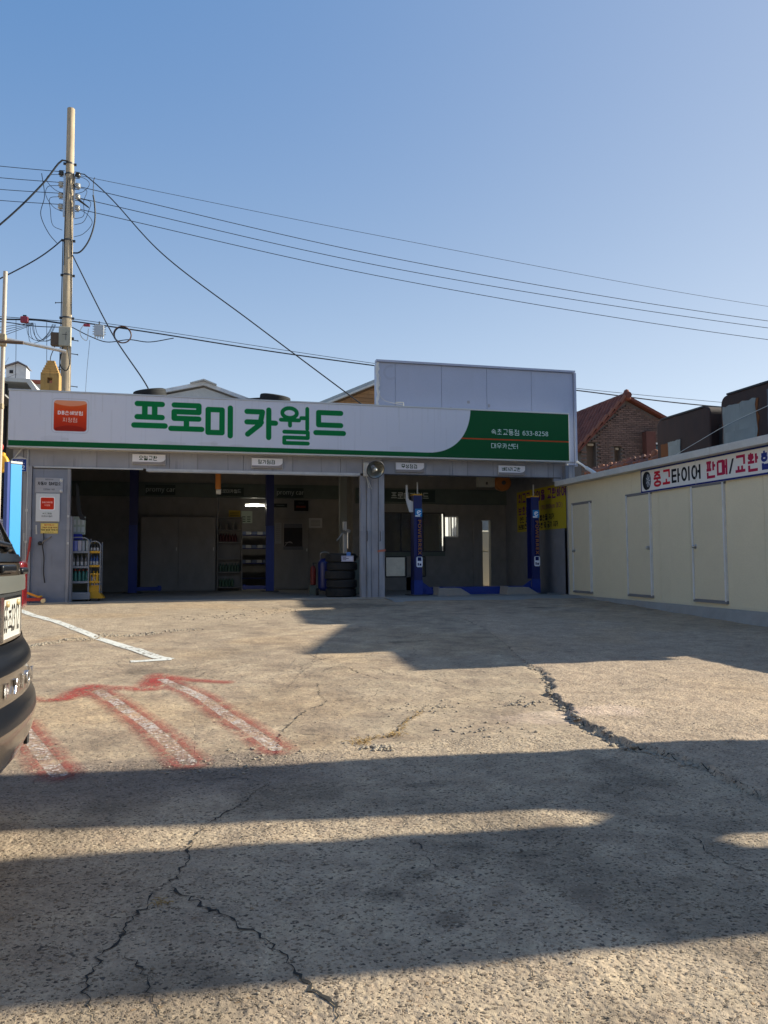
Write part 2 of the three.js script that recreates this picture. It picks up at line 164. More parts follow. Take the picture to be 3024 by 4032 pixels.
function stoneMaps(S, seed, nStone, big, nPit, pitA, soft) {
  const r = rng(seed), C = canvas(S, S, (g) => { g.fillStyle = 'rgb(170,162,148)'; g.fillRect(0, 0, S, S); }), B = canvas(S, S, (g) => { g.fillStyle = 'rgb(128,128,128)'; g.fillRect(0, 0, S, S); });
  const gc = C.getContext('2d'), gb = B.getContext('2d');
  const wrap = (x, y, m, f) => { for (const ox of [-S, 0, S]) for (const oy of [-S, 0, S]) { const X = x + ox, Y = y + oy; if (X > -m && X < S + m && Y > -m && Y < S + m) f(X, Y); } };
  for (let i = 0; i < 2200; i++) { const s = 14 + r() * 60, t = r() < 0.5; gc.fillStyle = t ? 'rgba(112,104,92,0.10)' : 'rgba(200,192,176,0.10)'; wrap(r() * S, r() * S, 80, (x, y) => { gc.beginPath(); gc.ellipse(x, y, s, s * 0.7, i, 0, 7); gc.fill(); }); }
  const poly = (g, x, y, a, b, rot, k, col) => { g.fillStyle = col; g.beginPath(); for (let q = 0; q < 7; q++) { const t = rot + q * 0.8976, m = 0.72 + 0.28 * Math.sin(k + q * 2.3), px = Math.cos(t) * a * m, py = Math.sin(t) * b * m; q ? g.lineTo(x + px, y + py) : g.moveTo(x + px, y + py); } g.fill(); };
  const dab = (x, y, a, b, rot, col, hgt) => wrap(x, y, 30, (X, Y) => { const k = x * 0.7 + y; if (col) poly(gc, X, Y, a, b, rot, k, col); if (hgt) poly(gb, X, Y, a, b, rot, k, hgt); });
  const tones = [[96, 90, 82], [74, 73, 75], [142, 124, 100], [184, 172, 152], [126, 116, 102], [64, 61, 58], [152, 141, 122], [200, 192, 176], [110, 100, 88]];
  for (let i = 0; i < nStone; i++) { const x = r() * S, y = r() * S, q = r(), a = 1.3 + q * q * q * q * big, b = a * (0.5 + 0.45 * r()), rot = r() * 7, t = tones[Math.floor(r() * tones.length)].map((c, i) => c + ([156, 147, 132][i] - c) * soft), k = 0.88 + 0.24 * r();
    dab(x, y, a + 1.3, b + 1.3, rot, 'rgba(108,100,88,0.65)', 'rgb(92,92,92)'); dab(x, y, a, b, rot, `rgb(${t.map((c) => Math.round(c * k)).join(',')})`, r() < 0.7 ? 'rgb(176,176,176)' : 'rgb(138,138,138)'); }
  for (let i = 0; i < nPit; i++) { const q = r(), a = 1.0 + q * q * q * big * 0.5; dab(r() * S, r() * S, a * 1.3, a * (0.45 + 0.5 * r()), r() * 7, r() < 0.5 ? `rgba(70,65,58,${pitA})` : null, r() < 0.5 ? 'rgb(40,40,40)' : 'rgb(70,70,70)'); }
  const ic = gc.getImageData(0, 0, S, S), ib = gb.getImageData(0, 0, S, S), cd = ic.data, bd = ib.data;
  for (let y = 0; y < S; y++) for (let x = 0; x < S; x++) { const i = (y * S + x) * 4, n1 = N2(x / 8, y / 8, 256) - 0.5, n2 = N3(x / 16 + 0.3, y / 16, 128) - 0.5, n3 = r() - 0.5, n4 = N1(x / 32, y / 32, 64) - 0.5, k = 1 + 0.13 * n3 + 0.1 * n1; cd[i] *= k; cd[i + 1] *= k; cd[i + 2] *= k; const h = bd[i] + 46 * n1 + 52 * n2 + 30 * n4 + 22 * n3; bd[i] = bd[i + 1] = bd[i + 2] = Math.max(0, Math.min(255, h)); }
  gc.putImageData(ic, 0, 0); gb.putImageData(ib, 0, 0);
  const map = canvasTex(C), bump = canvasTex(B, false); for (const t of [map, bump]) { t.wrapS = t.wrapT = THREE.RepeatWrapping; }
  return { map, bump };
}
const coarseMaps = stoneMaps(2048, 5, 38000, 7.5, 26000, 0.8, 0.22), fineMaps = stoneMaps(1024, 6, 6400, 4.2, 5600, 0.6, 0.45);
const yardMat = [[coarseMaps, 0.018, 1.02], [fineMaps, 0.014, 0.88]].map(([m, b, k]) => new THREE.MeshStandardMaterial({ color: lin(1.0 * k, 0.835 * k, 0.70 * k), map: m.map, bumpMap: m.bump, bumpScale: b, roughness: 0.93, vertexColors: true }));
// which concrete a spot is made of: 0 exposed aggregate, 1 smoother trowelled slab
function slabKind(x, z) { if (z > 0 || z < -18.6 || Math.abs(x) > 12) return 0; const j = 0.35 * (fbm(x * 1.7 + 9, z * 1.7 + 4, 4) - 0.5); if (x > 0.5 && segDist(x, z, STEP)[0] > 0) return z < -13.5 + j * 3 ? 1 : 0; if (z > -5.25 + j) return 0; const zr = -11.2 - 0.55 * (x + 3.0) + 2 * j; return z < zr && z > -17.6 ? 0 : 1; }
function blotch(x, z, cx, cz, rx, rz, k = 9) { const d = Math.hypot((x - cx) / rx, (z - cz) / rz) + 0.9 * (fbm(x * 5 + k, z * 5 + 2 * k, 3) - 0.5); return ss(1, 0.6, d); }
const SPOTS = [[1.35, -4.35, 0.28, 0.07], [1.25, -3.45, 0.12, 0.05], [0.75, -3.05, 0.1, 0.08], [0.9, -3.2, 0.12, 0.09], [0.93, -2.82, 0.07, 0.07], [1.5, -3.3, 0.12, 0.04], [-0.35, -8.6, 0.5, 0.25], [2.9, -10.4, 0.35, 0.16], [6.9, -14.8, 0.5, 0.2]];
function yardTone(x, z) {
  let k = 0.86 + 0.30 * fbm(x * 0.8 + 3, z * 0.8 + 9, 4) * 0.9, r = 1, g = 1, b = 1;
  k *= 0.94 + 0.12 * N2(x * 2.3 + 80, z * 2.3 + 80);
  if (x > 0.5 && x < 12 && z > -18.4 && z < 0) { const [d] = segDist(x, z, STEP); if (d > 0) { r = 1.03; b = 1.0; k *= 1.02; } }
  const darkBand = ss(-5.35, -5.1, z + 0.35 * (fbm(x * 2.2, z * 2.2 + 70, 3) - 0.5)) * ss(-4.35, -4.75, z + 0.3 * (fbm(x * 2 + 9, z * 2, 3) - 0.5)) * ss(1.2, 0.2, x + 0.8 * (fbm(x * 1.2, z * 3, 3) - 0.5)); k *= 1 - 0.42 * darkBand; b *= 1 + 0.1 * darkBand;  // patchy darker band across the near left of the yard
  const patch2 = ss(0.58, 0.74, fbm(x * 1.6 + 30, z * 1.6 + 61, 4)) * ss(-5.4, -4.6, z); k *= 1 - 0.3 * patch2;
  k *= 1 - 0.38 * blotch(x, z, 3.0, -16.1, 1.5, 0.8); for (const [a, c, p, q] of SPOTS) k *= 1 - 0.34 * blotch(x, z, a, c, p, q, a);  // wide darker area before the garage, then small stains
  const dust = blotch(x, z, 2.95, -5.75, 0.75, 0.3, 3); k *= 1 + 0.26 * dust; b *= 1 + 0.08 * dust;
  if (z < -16.6) { const s = ss(-16.6, -17.4, z); k *= 1 + 0.06 * s; }
  const ochre = ss(0.55, 0.75, fbm(x * 0.6 + 71, z * 0.6 + 13, 3)); r *= 1 + 0.05 * ochre; b *= 1 - 0.08 * ochre;
  return [k * r, k * g, k * b]; }
const yard = (() => {
  const X = graded([[-60, -20, 4], [-20, -6, 0.5], [-6, -1.6, 0.08], [-1.6, 5.5, 0.028], [5.5, 9.4, 0.07], [9.4, 20, 0.5], [20, 60, 4]]), Z = graded([[-70, -30, 4], [-30, -18.5, 0.5], [-18.5, -9, 0.07], [-9, -2, 0.026], [-2, 3, 0.12], [3, 15, 1], [15, 60, 5]]);
  const n = X.length, m = Z.length, P = new Float32Array(n * m * 3), C = new Float32Array(n * m * 3), U = new Float32Array(n * m * 2), I = new Uint32Array((n - 1) * (m - 1) * 6);
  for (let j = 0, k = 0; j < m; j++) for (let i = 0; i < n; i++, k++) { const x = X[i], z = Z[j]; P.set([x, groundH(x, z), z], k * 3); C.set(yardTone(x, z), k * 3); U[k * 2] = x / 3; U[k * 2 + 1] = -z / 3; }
  const runs = [[], []]; for (let j = 0; j + 1 < m; j++) for (let i = 0; i + 1 < n; i++) { const a = j * n + i; runs[slabKind((X[i] + X[i + 1]) / 2, (Z[j] + Z[j + 1]) / 2)].push(a, a + n, a + 1, a + 1, a + n, a + n + 1); } I.set(runs[0], 0); I.set(runs[1], runs[0].length);
  const g = new THREE.BufferGeometry(); g.setAttribute('position', new THREE.BufferAttribute(P, 3)); g.setAttribute('color', new THREE.BufferAttribute(C, 3)); g.setAttribute('uv', new THREE.BufferAttribute(U, 2)); g.setIndex(new THREE.BufferAttribute(I, 1)); g.addGroup(0, runs[0].length, 0); g.addGroup(runs[0].length, runs[1].length, 1); g.computeVertexNormals();
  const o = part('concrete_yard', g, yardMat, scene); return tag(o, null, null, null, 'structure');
})();
{ const g = new THREE.PlaneGeometry(1200, 1200); g.rotateX(-Math.PI / 2); tag(part('ground', g, mat([0.2, 0.18, 0.14], 1), scene, [0, -0.6, 0]), null, null, null, 'structure'); }
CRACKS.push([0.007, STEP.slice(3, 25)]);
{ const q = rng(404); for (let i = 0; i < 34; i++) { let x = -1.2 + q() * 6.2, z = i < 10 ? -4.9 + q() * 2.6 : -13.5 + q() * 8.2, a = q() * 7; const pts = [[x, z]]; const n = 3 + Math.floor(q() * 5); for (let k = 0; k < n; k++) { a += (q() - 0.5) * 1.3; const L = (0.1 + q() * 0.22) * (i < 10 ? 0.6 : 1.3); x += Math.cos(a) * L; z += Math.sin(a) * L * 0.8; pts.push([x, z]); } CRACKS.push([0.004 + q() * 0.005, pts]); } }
// cracks: thin earth ribbons on the concrete, blackened in place of deep shade
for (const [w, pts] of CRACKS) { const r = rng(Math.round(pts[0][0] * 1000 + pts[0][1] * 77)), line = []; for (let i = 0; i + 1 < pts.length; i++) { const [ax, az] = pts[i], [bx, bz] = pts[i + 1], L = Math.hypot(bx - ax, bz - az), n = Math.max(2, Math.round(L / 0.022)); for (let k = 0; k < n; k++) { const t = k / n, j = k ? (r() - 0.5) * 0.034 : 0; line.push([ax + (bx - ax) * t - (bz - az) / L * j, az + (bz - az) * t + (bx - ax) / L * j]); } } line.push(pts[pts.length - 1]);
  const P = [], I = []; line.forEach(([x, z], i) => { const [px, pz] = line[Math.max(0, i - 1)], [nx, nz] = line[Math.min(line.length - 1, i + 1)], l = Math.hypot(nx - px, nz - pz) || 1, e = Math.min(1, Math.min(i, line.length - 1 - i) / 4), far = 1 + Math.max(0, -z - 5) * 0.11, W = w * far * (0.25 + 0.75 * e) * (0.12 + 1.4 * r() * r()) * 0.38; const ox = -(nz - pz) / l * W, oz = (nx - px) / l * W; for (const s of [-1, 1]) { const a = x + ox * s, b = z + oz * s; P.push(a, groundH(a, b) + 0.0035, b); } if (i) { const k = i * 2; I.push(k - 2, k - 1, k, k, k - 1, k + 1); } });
  const g = new THREE.BufferGeometry(); g.setAttribute('position', new THREE.Float32BufferAttribute(P, 3)); g.setIndex(I); g.computeVertexNormals(); part('crack', g, M.soilShade, yard); }
// painted marks on the ground: thin sheets that follow the surface
function groundSheet(name, x0, x1, z0, z1, W, H, draw, cell, label) { const c = canvas(W, H, (g) => draw(g, (x) => (x - x0) / (x1 - x0) * W, (z) => (z - z0) / (z1 - z0) * H, W / (x1 - x0))); const t = canvasTex(c), nx = Math.round((x1 - x0) / cell), nz = Math.round((z1 - z0) / cell), g = new THREE.PlaneGeometry(1, 1, nx, nz), p = g.attributes.position;
  for (let i = 0; i < p.count; i++) { const u = p.getX(i) + 0.5, v = 0.5 - p.getY(i), x = x0 + u * (x1 - x0), z = z0 + v * (z1 - z0); p.setXYZ(i, x, groundH(x, z) + 0.006, z); } g.computeVertexNormals(); const m = new THREE.MeshStandardMaterial({ map: t, transparent: true, roughness: 0.9 }); const o = part(name, g, m, yard); o.castShadow = false; if (label) o.userData.label = label; return o; }
function dapple(g, W, H, seed, keep) { const im = g.getImageData(0, 0, W, H), d = im.data; for (let y = 0; y < H; y++) for (let x = 0; x < W; x++) { const i = (y * W + x) * 4 + 3; if (!d[i]) continue; const a = fbm(x / 9 + seed, y / 9, 2), b = N2(x / 3.1 + seed, y / 3.1), c = fbm(x / 60 + seed, y / 60, 2); d[i] *= Math.max(0, Math.min(1, (a * 0.5 + b * 0.35 + c * 0.35 - (0.62 - keep)) * 4)); } g.putImageData(im, 0, 0); }
function pathOn(g, pts, X, Z) { g.beginPath(); pts.forEach(([x, z], i) => (i ? g.lineTo(X(x), Z(z)) : g.moveTo(X(x), Z(z)))); }
groundSheet('white_parking_line', -5, 0.2, -17.2, -8, 1100, 1900, (g, X, Z, s) => { g.lineJoin = 'miter'; g.lineCap = 'butt'; g.strokeStyle = 'rgba(214,210,200,0.95)'; g.lineWidth = 0.15 * s; pathOn(g, WLINE, X, Z); g.stroke(); g.lineWidth = 0.14 * s; pathOn(g, WBARB, X, Z); g.stroke(); dapple(g, 1100, 1900, 5, 0.32); }, 0.08, 'worn white painted line with a short return at its end');
groundSheet('red_spray_marking', -2.1, 1.2, -9.3, -4.6, 1320, 1880, (g, X, Z, s) => {
  g.lineJoin = g.lineCap = 'round';
  for (const q of STRIPS) { g.strokeStyle = 'rgba(158,42,40,0.10)'; for (const w of [0.34, 0.3, 0.26]) { g.lineWidth = w * s; pathOn(g, q, X, Z); g.stroke(); } g.strokeStyle = 'rgba(160,66,58,0.32)'; g.lineWidth = 0.21 * s; pathOn(g, q, X, Z); g.stroke(); }
  for (const q of REDS) { g.strokeStyle = 'rgba(160,44,42,0.13)'; for (const w of [0.24, 0.19, 0.15]) { g.lineWidth = w * s; pathOn(g, q, X, Z); g.stroke(); } g.strokeStyle = 'rgba(166,60,54,0.36)'; g.lineWidth = 0.09 * s; pathOn(g, q, X, Z); g.stroke(); }
  for (const q of STRIPS) { g.globalCompositeOperation = 'destination-out'; g.strokeStyle = 'rgba(0,0,0,0.75)'; g.lineWidth = 0.11 * s; pathOn(g, q, X, Z); g.stroke(); g.globalCompositeOperation = 'source-over'; }
  dapple(g, 1320, 1880, 9, 0.25);
  g.drawImage(canvas(1320, 1880, (c) => { c.lineCap = c.lineJoin = 'round'; c.strokeStyle = 'rgba(206,198,190,0.62)'; c.lineWidth = 0.105 * s; for (const q of STRIPS) { pathOn(c, q, X, Z); c.stroke(); } dapple(c, 1320, 1880, 14, 0.1); }), 0, 0); }, 0.05, 'red sprayed outlines round pale painted strips');
// rough broken seam of pale concrete, gravel along the slab edge, dry grass in the gaps
{ const r = rng(77), stoneG = []; for (let v = 0; v < 4; v++) { const g = new THREE.IcosahedronGeometry(1, 1), p = g.attributes.position; for (let i = 0; i < p.count; i++) { const k = 0.75 + 0.5 * N2(p.getX(i) * 2 + 9 * v + 20, p.getY(i) * 2 + p.getZ(i) * 1.7 + 20); p.setXYZ(i, p.getX(i) * k, p.getY(i) * k * 0.6, p.getZ(i) * k); } g.computeVertexNormals(); stoneG.push(g); }
  const list = []; const put = (x, z, s) => { const g = stoneG[Math.floor(r() * 4)].clone(); g.rotateY(r() * 7); g.scale(s, s, s); g.translate(x, groundH(x, z) + s * 0.25, z); list.push(g); };
  for (let i = 7; i < 20; i++) { const [ax, az] = STEP[i], [bx, bz] = STEP[i + 1]; for (let k = 0; k < 16; k++) { const t = r(), o = -0.02 - r() * r() * 0.16; put(ax + (bx - ax) * t + o * 0.7, az + (bz - az) * t + o * -0.7 * 0.4, 0.006 + r() * r() * 0.022); } }
  for (let i = 0; i + 1 < ROUGH.length; i++) { const [ax, az] = ROUGH[i], [bx, bz] = ROUGH[i + 1]; for (let k = 0; k < 80; k++) { const t = r(); put(ax + (bx - ax) * t + (r() - 0.5) * 0.1, az + (bz - az) * t + (r() - 0.5) * 0.3, 0.006 + r() * r() * 0.018); } }
  for (const [cx, cz, n, sp, sz] of [[2.05, -5.45, 40, 0.45, 0.011], [1.2, -5.15, 40, 0.14, 0.014], [1.9, -6.3, 50, 0.5, 0.01], [2.75, -6.2, 22, 0.25, 0.016], [0.2, -5.1, 60, 0.6, 0.01], [1.6, -15.2, 40, 1.2, 0.016], [0.4, -14.4, 60, 1.3, 0.016]]) for (let k = 0; k < n; k++) put(cx + (r() + r() - 1) * sp, cz + (r() + r() - 1) * sp * 0.6, sz * (0.3 + r()));
  for (let k = 0; k < 500; k++) { put(-1.2 + r() * 5, -6 + r() * 3.8, 0.003 + r() * r() * 0.006); }
  const o = part('loose_gravel', merge(list), mat([0.38, 0.31, 0.23], 0.95, { map: mottle1 }), scene); tag(o, 'loose chips and grit of broken concrete on the yard', 'gravel', null, 'stuff');
  const blades = []; const tuft = (cx, cz, n, sp, h) => { for (let k = 0; k < n; k++) { const x = cx + (r() - 0.5) * sp, z = cz + (r() - 0.5) * sp * 0.6, a = r() * 7, L = h * (0.5 + r()), y = groundH(x, z); blades.push(tube([[x, y, z], [x + Math.cos(a) * L * 0.4, y + L * 0.45, z + Math.sin(a) * L * 0.4], [x + Math.cos(a) * L, y + L * 0.35, z + Math.sin(a) * L]], 0.0016, 4, 3)); } };
  const gl = CRACKS[9][1]; for (let i = 0; i + 1 < gl.length; i++) for (let k = 0; k < 5; k++) { const t = k / 5; tuft(gl[i][0] + (gl[i + 1][0] - gl[i][0]) * t, gl[i][1] + (gl[i + 1][1] - gl[i][1]) * t, 4, 0.08, 0.03); } tuft(gl[0][0], gl[0][1], 22, 0.14, 0.06); tuft(gl[2][0], gl[2][1], 14, 0.12, 0.05); tuft(-0.12, -3.2, 16, 0.05, 0.025);
  const b = part('dry_grass', merge(blades), mat([0.42, 0.27, 0.10], 0.9), scene); tag(b, 'dry straw coloured grass growing in a crack of the yard', 'grass', null, 'stuff'); }
// ---------- garage building ----------
const FL = 0.6, garage = thing('garage_building', 'single storey grey two bay car repair garage under a long white and green fascia sign', 'garage', [0, 0, 0]);
{ const g = garage;
  part('floor_slab', uvBox(bounds(-3.9, 9.3, 0.2, FL, -24.1, -17.98)), M.intFloor, g);
  part('threshold', uvBox(bounds(-4.1, 4.5, 0.3, 0.615, -17.975, -17.86)), M.conc, g);
  part('side_wall', uvBox(bounds(-3.92, -3.75, 0.2, 5.05, -26.2, -18.32)), M.intWall, g);
  part('side_wall', uvBox(bounds(9.3, 9.5, 0.2, 5.05, -22.2, -18.3)), M.intWall, g);
  part('wall_lining', uvBox(bounds(9.2, 9.295, FL, 3.9, -22, -18.0)), mat([0.2, 0.21, 0.24], 0.7, { map: mottle1 }), g);
  part('roof', uvBox(bounds(-3.92, 9.5, 5.0, 5.3, -24.4, -18.5)), M.facadeDark, g);
  part('ceiling', uvBox(bounds(-3.74, 9.29, 4.3, 4.36, -24, -18.3)), M.intWall, g);
  // back walls, with real openings
  for (const b of [[-3.74, 1.33, 0.6, 4.3], [2.24, 4.5, 0.6, 4.3], [1.33, 2.24, 3.45, 4.3]]) part('back_wall', uvBox(bounds(b[0], b[1], b[2], b[3], -24.2, -24)), M.intWall, g);
  part('sign_beam', uvBox(bounds(-3.7, 4.5, 3.42, 3.85, -24, -23.9)), M.intDark, g);
  part('partition', uvBox(bounds(4.42, 4.5, 0.6, 4.3, -24, -22)), M.intWall, g);
  for (const b of [[4.5, 5.2, 0.6, 4.3], [5.2, 7.23, 2.9, 4.3], [5.2, 5.4, 0.6, 1.6], [6.03, 6.5, 0.6, 1.6], [6.62, 7.23, 0.6, 1.6], [5.4, 6.62, 0.6, 0.98], [7.23, 7.66, 0.6, 2.16], [7.23, 7.66, 2.8, 4.3], [7.66, 8.4, 0.6, 4.3], [8.4, 8.7, 2.68, 4.3], [8.7, 9.2, 0.6, 4.3]]) part('back_wall', uvBox(bounds(b[0], b[1], b[2], b[3], -22.16, -22)), M.intWall, g);
  part('counter_band', uvBox(bounds(5.2, 7.23, 1.6, 1.72, -22.1, -21.96)), M.intDark, g);
  part('sign_beam', uvBox(bounds(4.5, 9.2, 3.15, 3.6, -22, -21.9)), M.intDark, g);
  // storage room behind the left bay, office behind the right bay
  part('room_wall', [bounds(1.23, 1.33, 0.6, 4.3, -27, -24.2), bounds(2.9, 3, 0.6, 4.3, -27, -24.2), bounds(1.23, 3, 0.6, 4.3, -27.1, -27), bounds(1.23, 3, 4.2, 4.3, -27, -24.2), bounds(1.23, 3, 0.4, 0.6, -27, -24.2)].map((b) => uvBox(b)), M.intWall, g);
  part('office_wall', [bounds(4.5, 7.2, 0.4, 0.6, -25, -22.16), bounds(4.5, 7.2, 4.2, 4.3, -25, -22.16), bounds(4.5, 4.6, 0.6, 4.2, -25, -22.16), bounds(7.12, 7.2, 0.6, 4.2, -25, -22.16), bounds(4.5, 7.2, 1.7, 4.2, -25.1, -25)].map((b) => uvBox(b)), mat([0.16, 0.16, 0.14], 0.8, { map: mottle1 }), g);
  // glazing
  const gw = (x0, x1, y0, y1, nx, name, m) => { const f = 0.035; const fr = [bounds(x0, x1, y0, y0 + f, -22.05, -21.98), bounds(x0, x1, y1 - f, y1, -22.05, -21.98)]; for (let i = 0; i <= nx; i++) { const x = x0 + (x1 - x0) * i / nx; fr.push(bounds(x - f / 2, x + f / 2, y0 + f, y1 - f, -22.045, -21.985)); } const w = part(name, fr, m, g); for (let i = 0; i < nx; i++) part('pane', new THREE.PlaneGeometry((x1 - x0) / nx - f, y1 - y0 - 2 * f), M.glass, w, [x0 + (x1 - x0) * (i + 0.5) / nx, (y0 + y1) / 2, -22.015]); };
  gw(5.2, 7.23, 1.72, 2.9, 3, 'office_window', M.darkSteel); gw(5.4, 6.03, 0.98, 1.6, 1, 'kick_window', M.darkSteel); gw(6.5, 6.62, 0.98, 1.6, 1, 'kick_window', M.darkSteel); gw(7.23, 7.66, 2.16, 2.8, 2, 'slatted_window', M.white);
  const dl = part('back_door', rbox(0.3, 2.05, 0.04, 0.01, 0.15, 1.02, 0), M.intCab, g, [8.12, 0.61, -21.96]); part('handle', box(0.012, 0.62, 0.015, 0.28, 1.45, 0.03), M.steel, dl);
  // lintel with seams
  let xs = [-3.612, -0.62, 1.05, 3.36, 3.9, 4.42, 6.2, 8.95]; for (let i = 0; i + 1 < xs.length; i++) part('lintel_panel', uvBox(bounds(xs[i] + 0.004, xs[i + 1] - 0.004, 3.6, 4.02, -18.3, -18.2 + (i % 2) * 0.006)), M.facade, g);
  part('lintel_panel', uvBox(bounds(8.954, 9.55, 3.5, 4.02, -18.3, -18.19)), M.facade, g);
  part('corner_post', uvBox(bounds(9.2, 9.28, 0.58, 3.5, -18.12, -17.99)), M.darkSteel, g);
  part('parapet_wall', uvBox(bounds(-3.92, 9.5, 4.02, 5.06, -18.42, -18.31)), M.facadeDark, g);
  // rails under the lintel
  part('shutter_rail', [bounds(-1.13, 3.84, 3.54, 3.598, -18.24, -18.17), bounds(-1.1, 3.8, 3.522, 3.538, -18.22, -18.19)].map((b) => uvBox(b)), M.alu, g);
  part('shutter_rail', uvBox(bounds(-3.5, -1.2, 3.565, 3.598, -18.24, -18.17)), M.alu, g);
  part('shutter_rail', uvBox(bounds(4.45, 9.15, 3.575, 3.598, -18.25, -18.18)), M.darkSteel, g);
  // left post and the grey steel door panel
  part('corner_pillar', [bounds(-3.92, -3.72, 0.56, 4.0, -18.31, -18.18), bounds(-3.715, -3.62, 0.56, 4.0, -18.31, -18.2), bounds(-3.612, -3.53, 0.56, 3.6, -18.31, -18.17)].map((b) => uvBox(b)), M.facade, g);
  part('conduit', [rod([-3.617, 0.7, -18.17], [-3.617, 3.98, -18.17], 0.011), box(0.05, 0.06, 0.03, -3.617, 2.62, -18.165), box(0.05, 0.05, 0.03, -3.617, 1.93, -18.165), rod([-3.66, 1.95, -18.16], [-3.66, 2.12, -18.16], 0.008)], M.alu, g);
  const d = part('door_panel', uvBox(bounds(-3.522, -2.8, 0.6, 3.55, -18.3, -18.22)), M.doorBlue, g); part('round_knob', lathe([[0, 0.04], [0.03, 0.04], [0.045, 0.02], [0.045, 0]]).rotateX(Math.PI / 2), M.black, d, [-3.34, 1.9, -18.215]); part('pull_handle', [box(0.03, 0.2, 0.012, -3.42, 2.2, -18.205, 0, 0, 0.06), box(0.012, 0.13, 0.03, -3.42, 2.2, -18.19, 0, 0, 0.06)], M.offwhite, d);
  part('door_jamb', [bounds(-2.8, -2.74, 0.6, 3.56, -18.34, -18.2), bounds(-2.735, -2.7, 0.6, 2.5, -18.5, -18.26)].map((b) => uvBox(b)), M.facadeDark, g);
  part('torn_flap', extrude([[-2.68, 3.3], [-2.62, 3.2], [-2.55, 2.6], [-2.42, 2.42], [-2.58, 2.45], [-2.66, 2.7]], 0.02).translate(0, 0, -18.6), M.rubber, g); for (const y of [2.5, 1.9]) part('hinge', box(0.04, 0.05, 0.02, -2.765, y, -18.19), M.alu, g);
  // folded door leaves in the middle
  const lx = [3.84, 4.0, 4.105, 4.29, 4.44]; for (let i = 0; i < 4; i++) { const leaf = part('door_leaf', uvBox(bounds(lx[i] + 0.006, lx[i + 1] - 0.006, 0.6, i === 0 ? 3.54 : 3.592, -18.32, -18.2 + [0.0, 0.035, 0.02, 0.045][i])), i % 2 ? mat([0.37, 0.39, 0.45], 0.6, { map: streak2 }) : M.facade, g); if (i === 1 || i === 3) part('handle', tube([[lx[i] + (i === 1 ? 0.0 : 0.03), 1.95, -18.15], [lx[i] + (i === 1 ? 0.0 : 0.03), 1.97, -18.11], [lx[i] + (i === 1 ? 0.0 : 0.03), 2.17, -18.11], [lx[i] + (i === 1 ? 0.0 : 0.03), 2.2, -18.15]], 0.009, 12), M.darkSteel, leaf); }
  part('adhesive_strip', box(0.2, 0.05, 0.004, 4.36, 1.72, -18.148, 0, 0, 0.12), mat([0.5, 0.16, 0.1], 0.6), g);
  // drainpipe stub and brackets under the sign's end
  part('bracket', [rod([-3.9, 3.75, -18.15], [-3.72, 3.98, -18.1], 0.012), rod([9.32, 3.95, -18.16], [9.32, 3.5, -18.16], 0.03)], M.offwhite, g);
}
